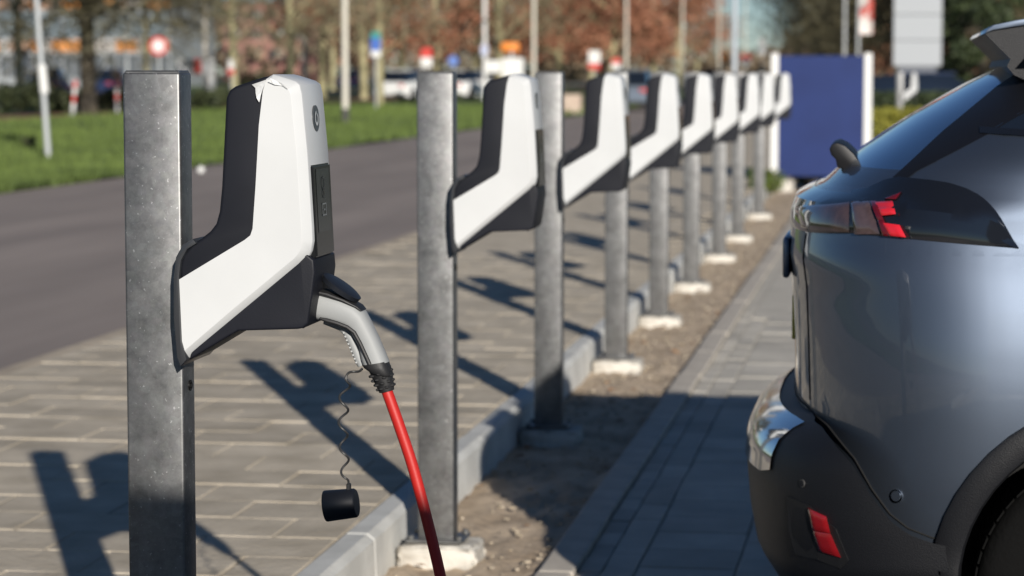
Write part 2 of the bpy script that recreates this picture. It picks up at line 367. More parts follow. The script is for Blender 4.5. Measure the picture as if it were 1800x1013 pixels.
# ------------------------------------------------------------------ chargers
CY = POST_Y[0] + .04
ORG = Vector((PX1, CY, .95))
def cp(px, py, Y=None):
    p = at(px, py, CY-.10 if Y is None else Y) - ORG; return (p.x, p.z)
def prof(pts): return [cp(*p) for p in pts]
def build_charger():
    t = thing('wall_charger', ORG, '', 'charger')
    hw = .100
    # back plate against the post
    MB().prism(prof([(306, 488), (310, 452), (322, 430), (340, 420), (346, 428), (330, 438), (319, 458), (315, 492), (320, 600), (329, 632), (318, 644), (312, 628), (306, 560)]),
               -hw-.004, hw+.004, bev=.002).build('back_plate', mat('plate_edge', (.03, .032, .036), .3), t, smooth=True)
    # dark rear shell
    dk = MB(); poly = prof([(396, 172), (402, 159), (412, 152), (455, 138), (470, 134), (485, 200), (462, 400), (440, 430), (330, 505), (316, 502), (314, 470), (320, 448), (336, 430), (352, 420), (368, 407), (378, 394), (384, 372), (388, 330)])
    dk.prism(poly, -hw+.004, hw-.004, bev=.007, seg=3).build('rear_shell', dark_shell, t, smooth=True, angle=35)
    # lower core and underside
    MB().prism(prof([(330, 634), (400, 592), (416, 583), (520, 580), (531, 578), (539, 569), (546, 520), (551, 480), (549, 458), (534, 446), (520, 330), (515, 300), (500, 440), (440, 520), (335, 600)]),
               -hw+.011, hw-.011, bev=.008, seg=3).build('lower_core', dark_shell, t, smooth=True, angle=35)
    # white front shell
    wh = prof([(468, 136), (476, 131), (488, 134), (516, 143), (524, 149), (528, 165), (538, 270), (546, 400), (547, 425), (544, 442), (537, 457), (526, 468), (420, 556), (322, 637), (317, 636), (314, 560), (312.5, 493), (430, 422), (440, 414), (444, 402), (449, 330), (455, 220), (462, 160)])
    b = MB()
    # ring-by-ring so that the side is flat and the front edge carries a wide soft chamfer
    def ring(sx, y, front_in):
        r = []
        for (x, z), fr in zip(wh, FR): r.append((x - front_in*fr[0], y, z - front_in*fr[1]))
        return r
    FR = [(0, .2), (0, .6), (.2, .8), (.6, .8), (.9, .6), (1, .2), (1, 0), (1, 0), (1, -.1), (.9, -.3), (.75, -.6), (.55, -.75), (.5, -.8), (.3, -.8), (0, -.5), (0, 0), (0, 0), (0, 0), (0, 0), (0, 0), (0, 0), (0, 0), (0, 0)]
    rings = [ring(-1, -hw, .0185), ring(-1, -hw+.001, .0168), ring(-1, -hw+.015, .0014), ring(-1, -hw+.019, 0), ring(1, hw-.019, 0), ring(1, hw-.015, .0014), ring(1, hw-.001, .0168), ring(1, hw, .0185)]
    b.loft(rings).build('front_shell', white_shell, t, smooth=True, angle=28)
    # front glass panel, sitting in the lower front (front face leans forward downward)
    def fx(pz):  # front x of the shell at a photo row
        return cp(538 + (pz-270)*8/130 if pz < 400 else 546.5, pz)[0]
    def fz(pz): return cp(545, pz)[1]
    z1, z0 = fz(292), fz(455)
    x1, x0 = fx(292)+.0045, fx(440)+.006
    b = MB(); pw = .072
    b.loft([[(x0-.02, -pw, z0), (x0-.02, pw, z0), (x1-.02, pw, z1), (x1-.02, -pw, z1)], [(x0, -pw, z0), (x0, pw, z0), (x1, pw, z1), (x1, -pw, z1)]])
    bmesh.ops.bevel(b.bm, geom=[e for e in b.bm.edges], offset=.003, segments=2, affect='EDGES')
    pn = b.build('front_panel', black_gloss, t, smooth=True)
    def onp(z, off=.0006): return x0 + (x1-x0)*(z-z0)/(z1-z0) + off
    # inner screen, frame line and printed symbols on the panel
    zb, zt = z0+.045, z1-.008
    b = MB(); b.quad((onp(zb), -.052, zb), (onp(zb), .052, zb), (onp(zt), .052, zt), (onp(zt), -.052, zt)); b.build('screen', mat('screen_grey', (.022, .026, .028), .18, spec=.4), pn)
    b = MB(); zc = z1-.035
    for dy, dz, r_ in ((0, 0, .013), (0, -.02, .009)):
        for k in range(18):
            a0, a1 = 2*math.pi*k/18, 2*math.pi*(k+1)/18
            P = lambda a, r: (onp(zc+dz+math.sin(a)*r, .0016), dy+math.cos(a)*r, zc+dz+math.sin(a)*r)
            b.quad(P(a0, r_), P(a1, r_), P(a1, r_-.004), P(a0, r_-.004))
    b.build('plug_symbol', mat('icon_dark', (.004, .004, .004), .3), pn, recalc=False)
    b = MB(); zc = z1-.085
    for (ya, yb, za, zd) in ((-.016, .016, .012, .009), (-.016, .016, -.012, -.009), (-.016, -.013, -.009, .009), (.013, .016, -.009, .009), (-.006, .006, .001, -.002)):
        b.quad((onp(zc+za, .0016), ya, zc+za), (onp(zc+za, .0016), yb, zc+za), (onp(zc+zd, .0016), yb, zc+zd), (onp(zc+zd, .0016), ya, zc+zd))
    b.build('card_symbol', icon_m, pn, recalc=False)
    # round badge with ring mark
    bz = fz(210); bx = cp(532.3, 210)[0]
    til = math.atan2(cp(546, 400)[0]-cp(538, 270)[0], fz(270)-fz(400))
    n_ = Vector((math.cos(til), 0, math.sin(til)))
    bd = MB().cyl(Vector((bx, 0, bz))-n_*.006, Vector((bx, 0, bz))+n_*.0022, .0245, n=32).build('round_badge', badge_m, t, smooth=True)
    b = MB(); tq = n_.to_track_quat('Z', 'Y')
    for k in range(24):
        if 3 <= k <= 5: continue
        a0, a1 = 2*math.pi*k/24, 2*math.pi*(k+1)/24
        P = lambda a, r: Vector((bx, 0, bz)) + n_*.003 + tq @ Vector((math.cos(a)*r, math.sin(a)*r, 0))
        b.quad(P(a0, .014), P(a1, .014), P(a1, .008), P(a0, .008))
    b.build('ring_mark', mat('badge_mark', (.5, .52, .52), .4), bd, recalc=False)
    # socket collar at the lower front
    s0 = Vector((*cp(532, 536, CY)[:1], 0, cp(532, 536, CY)[1])); d_ = Vector((.86, 0, -.5)).normalized()
    MB().cyl(s0-d_*.02, s0+d_*.024, .043, .038, n=28).build('socket_collar', dark_shell, t, smooth=True)
    MB().cyl(s0+d_*.024, s0+d_*.026, .030, n=24).build('socket_face', rubber, t)
    return t
ch0 = build_charger()
for i, y in enumerate(POST_Y):
    c = ch0 if i == 0 else copy_tree(ch0)
    c.location = (PX1, y+.04, .95)
    c['label'] = {0: 'nearest white and black charger, with a grey plug and red cable in it',
                  1: 'second white and black charger, left of the third post',
                  8: 'farthest white charger of the row, against the blue sign board'}.get(i, '%s white and black charger from the camera along the row' % ORD[i])
    c['group'] = 'wall chargers on the posts'
# things only the nearest charger shows: raised socket lid and torn film
lc = at(600, 505, CY)-ORG; ld = Vector((71, 0, -50)).normalized(); ln = Vector((.576, 0, .818))
b = MB(); b.cyl(lc-ln*.006, lc+ln*.003, .041, .043, n=40); b.cyl(lc+ln*.003, lc+ln*.0055, .043, .036, n=40)
lid = b.build('socket_lid', lid_m, ch0, smooth=True)
MB().box(lc-ld*.043-ln*.003, (.02, .035, .012), rot=Vector((1, 0, 0)).rotation_difference(ld).to_matrix().to_4x4(), bev=.003).build('lid_hinge', rubber, lid, smooth=True)
MB().box(lc+ld*.030-ln*.010, (.012, .02, .008), rot=Vector((1, 0, 0)).rotation_difference(ld).to_matrix().to_4x4(), bev=.002).build('lid_latch', rubber, lid)
b = MB(); rr = random.Random(5)
def filmstrip(pts_a, pts_b, y):
    A = [b.bm.verts.new((cp(*p)[0], y-rr.uniform(.0005, .004), cp(*p)[1])) for p in pts_a]
    B = [b.bm.verts.new((cp(*p)[0], y-rr.uniform(.0005, .006), cp(*p)[1])) for p in pts_b]
    for k in range(len(A)-1): b.bm.faces.new((A[k], A[k+1], B[k+1], B[k]))
filmstrip([(470, 140), (466, 148), (462, 158), (459, 168), (457, 179)], [(444, 149), (449, 155), (450, 163), (452, 172), (456, 180)], -.0995)
filmstrip([(476, 138), (486, 142), (497, 147), (508, 152)], [(472, 144), (484, 149), (496, 151), (506, 157)], -.1015)
fo = b.build('torn_film', film_m, ch0); 
sm = fo.modifiers.new('thickness', 'SOLIDIFY'); sm.thickness = .0006

# ------------------------------------------------------------------ plug, cable, tether, cap
cab = thing('charging_cable', at(560, 535, CY), 'red charging cable with grey angled plug hanging from the nearest charger', 'cable')
CO = Vector(cab.location)
def pl(px, py, Y=CY): return at(px, py, Y) - CO
def sec(top, bot, wy, n=20, e=2.8):
    T = pl(*top); B = pl(*bot); c = (T+B)/2; h = (T-B)/2; r = []
    for k in range(n):
        a = 2*math.pi*k/n; cs, sn = math.cos(a), math.sin(a)
        r.append(c + h*(abs(sn)**(2/e)*(1 if sn >= 0 else -1)) + Vector((0, wy, 0))*(abs(cs)**(2/e)*(1 if cs >= 0 else -1)))
    return r
MB().loft([sec((556, 506), (533, 556), .026), sec((562, 511), (536, 557), .029), sec((585, 515), (556, 561), .030), sec((608, 523), (582, 567), .030), sec((630, 534), (604, 573), .029),
           sec((643, 548), (617, 581), .028), sec((653, 567), (624, 594), .027), sec((666, 594), (632, 608), .026), sec((678, 622), (636, 632), .025), sec((683.5, 636), (640, 643), .025)]
          ).build('plug_handle', plug_grey, cab, smooth=True)
MB().loft([sec((560, 507), (545, 512), .030), sec((585, 511), (575, 522), .031), sec((612, 523), (603, 530), .030), sec((635, 537), (628, 540), .027), sec((641, 545), (636, 545), .024)]).build('handle_top', rubber, cab, smooth=True)
MB().loft([sec((682, 634), (638, 641), .0262), sec((685, 643), (641, 646), .0268), sec((690, 657), (650, 652), .0255), sec((689, 661), (654, 655), .023)]).build('collar', rubber, cab, smooth=True)
b = MB()
b.tube([pl(*p) for p in ((668, 648), (672, 660), (677, 676), (680, 688))], [.0215, .020, .017, .0145], n=18)
for k in range(4):
    for j in range(8):
        a = 2*math.pi*(j+.5*(k % 2))/8; c = pl(669.5+2.9*k, 656+8.2*k); r_ = .0205-.0016*k
        b.box(c + Vector((math.cos(a)*r_*.94, math.sin(a)*r_, math.cos(a)*r_*.34)), (.008, .008, .005), bev=.0015)
b.build('cable_boot', rubber, cab, smooth=True)
# dark trim line and ribbed grip on both flanks
for s_ in (-1, 1):
    b = MB(); off = Vector((0, s_*.0285, 0))
    pth = [(568, 557), (580, 561), (598, 566), (616, 573), (628, 582), (638, 600), (648, 622), (655, 638)]
    b.tube([pl(*p)+off*(1-.012*k) for k, p in enumerate(pth)], [.002, .0045, .0042, .004, .004, .0038, .0038, .004], n=8)
    b.build('trim_line', rubber, cab, smooth=True)
b = MB(); rg = [(570, 565), (585, 569), (600, 575), (610, 583), (617, 595), (622, 607), (627, 619), (631, 631), (636, 643)]
b.tube([pl(*p) for p in rg], [.006, .008, .008, .009, .010, .0095, .0095, .0095, .008], n=10)
for k in range(9):
    t_ = k/8; b.tube([pl(611+22*t_-4, 584+52*t_)+Vector((0, -.014, 0)), pl(608+22*t_-4, 586+52*t_), pl(611+22*t_-4, 584+52*t_)+Vector((0, .014, 0))], .0019, n=6)
b.build('finger_grip', plug_grey, cab, smooth=True)
# cable
def smooth_path(ctrl, n):
    pts = [Vector(c) for c in ctrl]; pts = [pts[0]*2-pts[1]] + pts + [pts[-1]*2-pts[-2]]; out = []
    for i in range(1, len(pts)-2):
        for k in range(n):
            t_ = k/n; p0, p1, p2, p3 = pts[i-1:i+3]
            out.append(.5*((2*p1)+(-p0+p2)*t_+(2*p0-5*p1+4*p2-p3)*t_**2+(-p0+3*p1-3*p2+p3)*t_**3))
    out.append(pts[-2]); return out
ctrl = [pl(678, 682), pl(686, 704), pl(703, 752), pl(724, 815), pl(744, 888), pl(760, 952), pl(774, 1013), pl(793, 1110), pl(815, 1230),
        Vector((-.86, 4.60, .10))-CO, Vector((-.70, 4.50, .012))-CO, Vector((-.3, 4.2, .010))-CO, Vector((.6, 4.0, .010))-CO, Vector((1.6, 4.3, .010))-CO, Vector((2.6, 5.0, .010))-CO]
MB().tube(smooth_path(ctrl, 12), .0108, n=16).build('cable_sheath', cable_red, cab, smooth=True)
# coiled tether
ctl = [pl(637, 648), pl(622, 658), pl(609, 668), pl(606, 690), pl(604, 720), pl(603, 750), pl(604, 780), pl(606, 810), pl(607, 835), pl(612, 852)]
base = smooth_path(ctl, 40); hel = []; L = 0
for i, p in enumerate(base):
    if i: L += (p-base[i-1]).length
    fade = min(1, L/.035)*min(1, (len(base)-i)/30)*(1-.35*i/len(base)); a = 2*math.pi*L/.0475
    d = (base[min(i+1, len(base)-1)]-base[max(i-1, 0)]).normalized(); n1 = d.cross(Vector((0, 1, 0))).normalized()
    hel.append(p + n1*math.cos(a)*.0105*fade + Vector((0, 1, 0))*math.sin(a)*.0105*fade)
MB().tube(hel, .0023, n=8).build('coiled_tether', mat('tether', (.03, .03, .03), .45), cab, smooth=True)
# dangling cap: hollow cup lying on its side
a0 = pl(572, 890); a1 = pl(627, 884); ax = (a1-a0).normalized(); q = ax.to_track_quat('Z', 'Y')
def cring(c, r, n=36): return [c + q @ Vector((math.cos(2*math.pi*k/n)*r, math.sin(2*math.pi*k/n)*r, 0)) for k in range(n)]
b = MB(); b.loft([cring(a1-ax*.012, .0245), cring(a0+ax*.001, .0262), cring(a0, .0272), cring(a0, .0292), cring(a0+ax*.002, .0300), cring(a1-ax*.003, .0278), cring(a1, .0255)])
cp_ = b.build('plug_cap', lid_m, cab, smooth=True)
MB().box(pl(613, 856), (.008, .012, .014), bev=.002).build('cap_loop', rubber, cp_)

# ------------------------------------------------------------------ parked car (rear right corner in view)
paint = bpy.data.materials.new('car_paint'); paint.use_nodes = True
_n = paint.node_tree.nodes; _l = paint.node_tree.links; _b = _n['Principled BSDF']
_b.inputs['Base Color'].default_value = (.135, .165, .215, 1); _b.inputs['Metallic'].default_value = .88; _b.inputs['Roughness'].default_value = .41
_b.inputs['Coat Weight'].default_value = 1.0; _b.inputs['Coat Roughness'].default_value = .03
_t = _n.new('ShaderNodeTexNoise'); _t.inputs['Scale'].default_value = 900; _tc = _n.new('ShaderNodeTexCoord'); _l.new(_tc.outputs['Object'], _t.inputs['Vector'])
_bp = _n.new('ShaderNodeBump'); _bp.inputs['Strength'].default_value = .06; _bp.inputs['Distance'].default_value = .001
_l.new(_t.outputs['Fac'], _bp.inputs['Height']); _l.new(_bp.outputs[0], _b.inputs['Normal'])
gloss = mat('car_black_gloss', (.008, .009, .012), .06, coat=1.0)
carglass = mat('car_dark_glass', (.010, .014, .022), .03, coat=1.0)
plastic = mat('car_plastic', (.0075, .008, .010), .5, bump=.15, bscale=350, spec=.35)
chrome = mat('chrome', (.72, .73, .74), .10, 1.0)
lens_dark = mat('lens_smoked_ground_sheen', (.055, .035, .033), .12, col2=(.10, .06, .055), scale=25, coat=1.0)  # smoked lens, its brown lightened to carry the reflected ground
lens_clear = mat('lens_clear', (.05, .03, .03), .15, .3, col2=(.15, .10, .10), scale=18, coat=1.0)
red_lens = mat('lens_red', (.62, .018, .03), .12, coat=1.0)
red_dark = mat('lens_red_dark', (.11, .005, .010), .12, coat=1.0)
refl_red = mat('reflector_red', (.26, .008, .011), .2, coat=.8)
tyre_m = mat('tyre', (.005, .005, .005), .9, spec=.1, bump=.3, bscale=80)
rim_m = mat('rim', (.30, .31, .32), .3, .9)
well_m = mat('wheel_well', (.006, .006, .006), .9)

CYC = 6.425
def interp(tab):
    def f(x):
        if x <= tab[0][0]: return tab[0][1]
        for (a, b), (c, d) in zip(tab, tab[1:]):
            if x <= c: return b + (d-b)*(x-a)/(c-a)
        return tab[-1][1]
    return f
xr = interp([(.2, -.2), (.3, -.24), (.55, -.245), (.7, -.24), (.85, -.245), (1.0, -.252), (1.07, -.262), (1.12, -.256), (1.17, -.25), (1.2, -.238), (1.233, -.175), (1.264, -.142), (1.312, -.083), (1.395, .038), (1.47, .168), (1.524, .274), (1.58, .42), (1.62, .60), (1.64, .9)])
hwz = interp([(.2, .84), (.4, .878), (.5, .896), (.6, .911), (.68, .9185), (.75, .922), (.82, .9215), (.9, .916), (.98, .905), (1.04, .893), (1.09, .880), (1.13, .868), (1.2, .860), (1.25, .85), (1.3, .842), (1.37, .80), (1.45, .745), (1.52, .69), (1.58, .62), (1.62, .52), (1.64, .40)])
xf = interp([(.2, 3.95), (.5, 4.12), (.75, 4.12), (.9, 4.0), (1.02, 3.7), (1.1, 3.15), (1.2, 2.85), (1.3, 2.62), (1.4, 2.4), (1.5, 2.15), (1.58, 1.95), (1.62, 1.75), (1.64, 1.4)])
def edge(t, n): return 1.0 if t >= 1 else max(0.0, 1-(1-t)**n)**(1/n)
def half(X, z, xrf=xr, hwf=hwz):
    u = X-xrf(z); a, n = (.50, 2.7) if z < 1.2 else (.62, 3.0)
    v = xf(z)-X
    return hwf(z)*edge(max(0, u)/a, n)*edge(max(0, v)/.7, 2.6)
def S(X, z, side=-1, off=0.0, xrf=xr, hwf=hwz):
    """point on the car body; off pushes it out along the local plan normal"""
    h = half(X, z, xrf, hwf); e = .004
    h2 = half(X+e, z, xrf, hwf); dx, dy = e, h2-h
    L = math.hypot(dx, dy); nx, ny = -dy/L, dx/L
    return Vector((X+nx*off, CYC+side*(h+ny*off), z))
car = thing('parked_car', (1.9, CYC, 0), 'dark grey hatchback backed into the bay, tail lights toward the posts', 'car')
CO2 = Vector(car.location)
def cgrid(name, cols, m, parent=car, keep=None, smooth=True, angle=35):
    b = MB(); V = [[b.bm.verts.new(p-CO2) for p in c] for c in cols]
    for i in range(len(V)-1):
        for j in range(len(V[0])-1):
            if keep:
                c_ = (cols[i][j]+cols[i+1][j]+cols[i][j+1]+cols[i+1][j+1])/4
                if not keep(c_): continue
            b.bm.faces.new((V[i][j], V[i+1][j], V[i+1][j+1], V[i][j+1]))
    bmesh.ops.remove_doubles(b.bm, verts=b.bm.verts, dist=1e-5)
    return b.build(name, m, parent, smooth=smooth, angle=angle)
def us(a, b, n, p=2.2): return [a+(b-a)*(k/n)**p for k in range(n+1)]
WH = ((.52, .37), (3.15, .37))
def not_arch(c): return all((c.x-wx)**2+(c.z-wz)**2 > .405**2 for wx, wz in WH)
ztop_b = interp([(-.40, .712), (-.24, .712), (-.20, .712), (-.144, .688), (-.08, .628), (-.04, .565), (0, .515), (.04, .487), (.093, .47), (.14, .462), (.3, .44), (3.8, .44), (4.2, .6)])
zlo = interp([(-.26, 1.128), (-.2, 1.128), (-.09, 1.14), (.035, 1.134), (.15, 1.126), (.27, 1.118), (.5, 1.11)])
def sweep(u0s):  # plan stations from far side round the rear to the near side
    return [(-1, u) for u in u0s]
stations = us(0, .55, 26) + [.55+.045*k for k in range(1, 80)]
# painted body below the light band: one sheet round the tail
def body_cols(side):
    cols = []
    for u in stations:
        Xc = -.25+u; z0 = ztop_b(Xc)-.03; z1 = zlo(Xc)+.02 if Xc < .3 else 1.12; col = []
        for k in range(23):
            z = z0+(z1-z0)*k/22; X = min(xr(z)+u, xf(z)-.001); col.append(S(X, z, side))
        cols.append(col)
    return cols
cn = body_cols(-1); cf = body_cols(1)
cgrid('body', cf[::-1]+cn, paint, keep=not_arch)
# upper body
PB1 = [at(1578, 311, 5.62), at(1661, 232, 5.74), at(1784, 132, 5.84)]
PB2 = [at(1578, 311, 5.60), at(1740, 233, 5.62), at(1784, 205, 5.64)]
Xb1 = interp([(1.1, PB1[0].x-.2), (PB1[0].z, PB1[0].x), (PB1[1].z, PB1[1].x), (PB1[2].z, PB1[2].x), (1.64, PB1[2].x+.45)])
Xb2 = interp([(1.1, PB2[0].x-.02), (PB2[0].z, PB2[0].x+.015), (PB2[1].z, PB2[1].x), (PB2[2].z, PB2[2].x), (1.5, PB2[2].x+.2)])
ZL = [1.215, 1.225, 1.233, 1.24, 1.248, 1.256, 1.264, 1.28, 1.3, 1.32, 1.345, 1.37, 1.395, 1.42, 1.45, 1.47, 1.5, 1.524]
def up_cols(side, fa, fb, n, zl, p=1.0, off=0):
    return [[S(fa(z)+(fb(z)-fa(z))*(k/n)**p, z, side, off) for z in zl] for k in range(n+1)]
ZS = [z for z in ZL if z <= 1.282]; ZG = [z for z in ZL if z >= 1.28]
x_r = lambda z: xr(z)
sh_n = up_cols(-1, x_r, lambda z: max(Xb1(z), xr(z)+.02), 24, ZS, 2.2); sh_f = up_cols(1, x_r, lambda z: max(Xb1(z), xr(z)+.02), 24, ZS, 2.2)
cgrid('tailgate_shelf', sh_f[::-1]+sh_n[1:], paint)
gl_n = up_cols(-1, x_r, Xb1, 24, ZG, 2.2); gl_f = up_cols(1, x_r, Xb1, 24, ZG, 2.2)
cgrid('rear_window', gl_f[::-1]+gl_n[1:], mat('tailgate_glass_sky_blue', (.22, .36, .54), .14, .9, coat=1.0))  # sky reflection put into the glass as a blue metallic base colour
for sd_ in (-1, 1):
    ZP = [z for z in ZL if z >= 1.264]
    cgrid('rear_pillar', up_cols(sd_, lambda z: Xb1(z)-.004, lambda z: Xb2(z)+.01, 8, ZP, 1, .001), mat('pillar_black', (.006, .006, .008), .45))
    zbelt = lambda X: 1.372-.055*(X-.2)
    cols = []
    for k in range(60):
        X = -.02+k*.05; z1 = zbelt(X); col = []
        for j in range(12):
            z = 1.10+(z1-1.10)*j/11; Xl = max(X, Xb2(z)+.001) if z > 1.262 else X
            col.append(S(min(Xl, xf(z)-.02), z, sd_))
        cols.append(col)
    cgrid('quarter_panel', cols, paint)
    cols = []
    for k in range(56):
        X = .19+k*.04; z0 = zbelt(X)-.003; col = []
        for j in range(9):
            z = z0+(1.535-z0)*j/8; Xl = max(X, Xb2(z) if z < 1.5 else Xb2(1.5)); col.append(S(min(Xl, xf(z)-.03), z, sd_, .001))
        cols.append(col)
    sg = cgrid('side_window', cols, carglass)
    cgrid('belt_trim', [[S(min(.19+k*.05, xf(zbelt(.19+k*.05))-.05), zbelt(.19+k*.05)+dz, sd_, .005) for dz in (-.007, .007)] for k in range(46)], gloss, sg)
# roof and hood
cols = []
for k in range(41):
    col = []
    for j in range(21):
        t_ = -1+2*j/20; X = .30+(2.1-.30)*k/40
        zr = 1.535+.095*(1-abs(t_)**3)*min(1, (X-.1)/.6)*min(1, max(0, (2.5-X)/.8)); col.append(Vector((X, CYC+t_*.66, zr)))
    cols.append(col)
cgrid('roof', cols, paint)
cgrid('windscreen', [[Vector((2.1+.95*k/10, CYC+(-1+2*j/12)*(.68+.12*k/10), 1.535-.43*(k/10)**1.1+.02*(1-(-1+2*j/12)**2))) for j in range(13)] for k in range(11)], carglass)
cgrid('bonnet', [[Vector((2.9+1.18*k/10, CYC+(-1+2*j/12)*(.86-.10*(k/10)**3), 1.12-.05*k/10-.16*(k/10)**4+.03*(1-(-1+2*j/12)**2))) for j in range(13)] for k in range(11)], paint)
# gloss band with the lamps
zhi = interp([(-.26, 1.222), (-.2, 1.224), (-.12, 1.226), (-.06, 1.238), (-.02, 1.258), (.01, 1.266), (.08, 1.262), (.12, 1.257), (.155, 1.247), (.18, 1.235), (.20, 1.221), (.216, 1.204), (.232, 1.181), (.25, 1.150), (.266, 1.122), (.27, 1.119)])
bcols = {-1: [], 1: []}
for sd_ in (-1, 1):
    for u in us(0, .52, 60, 1.5):
        Xc = -.25+u; a0, a1 = zlo(Xc), max(zhi(Xc), zlo(Xc)+.001)
        bcols[sd_].append([S(max(xr(a0+(a1-a0)*k/8), -.25)+u if Xc < -.1 else Xc, a0+(a1-a0)*k/8, sd_, .006 if 0 < k < 8 else .003) for k in range(9)])
band = cgrid('light_band', bcols[1][::-1]+bcols[-1][1:], gloss)
def patch(name, px, m, parent, off=.009, Yg=5.6, sub=0, surf=None):
    """small lamp lens laid on the body; corners surveyed in the photo, thickness towards the body"""
    pts = []
    for p in px:
        q = at(p[0], p[1], Yg)
        for _ in range(6):      # settle on the body surface
            h = (surf or half)(q.x, q.z); q = at(p[0], p[1], CYC-h)
        pts.append(q)
    b = MB(); P = (lambda q, o_: S(q.x, q.z, -1, o_)) if surf is None else (lambda q, o_: BS(q.x, q.z, o_))
    if len(pts) == 4:
        N = 6; G = []
        for a in range(N+1):
            row_ = []
            for c in range(N+1):
                u, v = a/N, c/N; q = (pts[0]*(1-u)+pts[1]*u)*(1-v)+(pts[3]*(1-u)+pts[2]*u)*v
                rim_ = a in (0, N) or c in (0, N); row_.append(b.bm.verts.new(P(q, off-.003 if rim_ else off)-CO2))
            G.append(row_)
        for a in range(N):
            for c in range(N): b.bm.faces.new((G[a][c], G[a+1][c], G[a+1][c+1], G[a][c+1]))
        edge_ = [e for e in b.bm.edges if e.is_boundary]
        r_ = bmesh.ops.extrude_edge_only(b.bm, edges=edge_)
        for v in [x for x in r_['geom'] if isinstance(x, bmesh.types.BMVert)]: v.co.y += .012
        return b.build(name, m, parent, smooth=True, angle=50)
    top = [b.bm.verts.new(P(q, off)-CO2) for q in pts]; bot = [b.bm.verts.new(P(q, -.004)-CO2) for q in pts]
    b.bm.faces.new(top)
    for k in range(len(pts)): b.bm.faces.new((top[k], top[(k+1) % len(pts)], bot[(k+1) % len(pts)], bot[k]))
    bmesh.ops.triangulate(b.bm, faces=[f for f in b.bm.faces if len(f.verts) > 4])
    return b.build(name, m, parent)
patch('lens_smoked_ground_sheen', [(1405, 359), (1497, 355), (1496, 408), (1413, 400)], lens_dark, band, .0095)
patch('lens_clear', [(1500, 354), (1536, 353), (1550, 411), (1505, 412)], lens_clear, band, .0095)
patch('claw_lamp', [(1545, 355), (1575, 353), (1580, 376), (1554, 379)], red_lens, band, .0165)
patch('claw_lamp', [(1556, 391), (1586, 395), (1597, 417), (1568, 414)], red_lens, band, .0165)
patch('claw_bar', [(1536, 353), (1546, 353), (1558, 386), (1548, 388)], red_dark, band, .0145)
patch('claw_bar', [(1548, 387), (1558, 385), (1570, 415), (1556, 414)], red_dark, band, .0145)
patch('claw_lamp', [(1560, 349), (1578, 342), (1590, 337), (1580, 350)], red_dark, band, .0145)
# lower bumper cladding
xrb = interp([(.2, -.19), (.266, -.275), (.354, -.332), (.45, -.35), (.565, -.360), (.62, -.354), (.655, -.338), (.68, -.312), (.70, -.275), (.712, -.225), (.73, -.19)])
hwb = interp([(.2, .86), (.3, .915), (.5, .942), (.62, .944), (.68, .938), (.712, .926), (.73, .915)])
def bhalf(X, z): return half(X, z, xrb, hwb)
def BS(X, z, off=0.0, side=-1): return S(X, z, side, off, xrb, hwb)
def bump_cols(side, z0f, z1f, st, n, off=0, follow=False):
    cols = []
    for u in st:
        Xc = -.36+u; z0, z1 = z0f(Xc), z1f(Xc)
        if follow:
            z1 = .735
            while z1 > .4 and z1 > ztop_b(xrb(z1)+u)+.004: z1 -= .0015
        cols.append([BS(xrb(z0+(z1-z0)*k/n)+u, z0+(z1-z0)*k/n, off, side) for k in range(n+1)])
    return cols
bst = us(0, .6, 40, 1.8)
bn = bump_cols(-1, lambda x: .20, lambda x: ztop_b(x)+.004, bst, 22, follow=True); bf = bump_cols(1, lambda x: .20, lambda x: ztop_b(x)+.004, bst, 22, follow=True)
bumper = cgrid('rear_bumper', bf[::-1]+bn[1:], plastic, keep=not_arch)
ust = us(0, .085, 20, 1.6)
zc1 = interp([(-.36, .70), (-.3, .70), (-.275, .698)]); zc0 = interp([(-.36, .572), (-.3, .572), (-.275, .585)])
c_n = bump_cols(-1, zc0, zc1, ust, 8, .005); c_f = bump_cols(1, zc0, zc1, ust, 8, .005)
cgrid('chrome_strip', c_f[::-1]+c_n[1:], chrome, bumper)
patch('reflector_pocket', [(1385, 872), (1425, 890), (1470, 930), (1492, 985), (1478, 1000), (1440, 985), (1400, 975), (1388, 930)], mat('pocket', (.010, .010, .011), .5), bumper, .003, surf=bhalf)
rf_ = patch('reflector', [(1424, 893), (1456, 908), (1463, 937), (1432, 932)], refl_red, bumper, .010, surf=bhalf)
patch('reflector', [(1432, 933), (1463, 938), (1481, 980), (1443, 968)], mat('reflector_red_lower', (.22, .007, .010), .25, coat=.8), bumper, .009, surf=bhalf)
for name, px, surf, m_, r_ in (('parking_sensor', (1411, 850), bhalf, mat('sensor_ring', (.10, .10, .10), .3, .5), .009), ('parking_sensor', (1576, 872), None, paint, .015)):
    q = at(*px, 5.55)
    for _ in range(6): q = at(*px, CYC-(surf or half)(q.x, q.z))
    p0 = (BS(q.x, q.z, 0) if surf else S(q.x, q.z, -1, 0))-CO2; p1 = (BS(q.x, q.z, .004) if surf else S(q.x, q.z, -1, .003))-CO2
    nn = (p1-p0).normalized()
    so_ = MB().cyl(p0-nn*.004, p0+nn*.003, r_, n=24).build(name, m_ if surf else chrome, bumper if surf else car, smooth=True)
    MB().cyl(p0-nn*.004, p0+nn*.0042, r_*.78, n=24).build('sensor_face', plastic if surf else paint, so_, smooth=True)
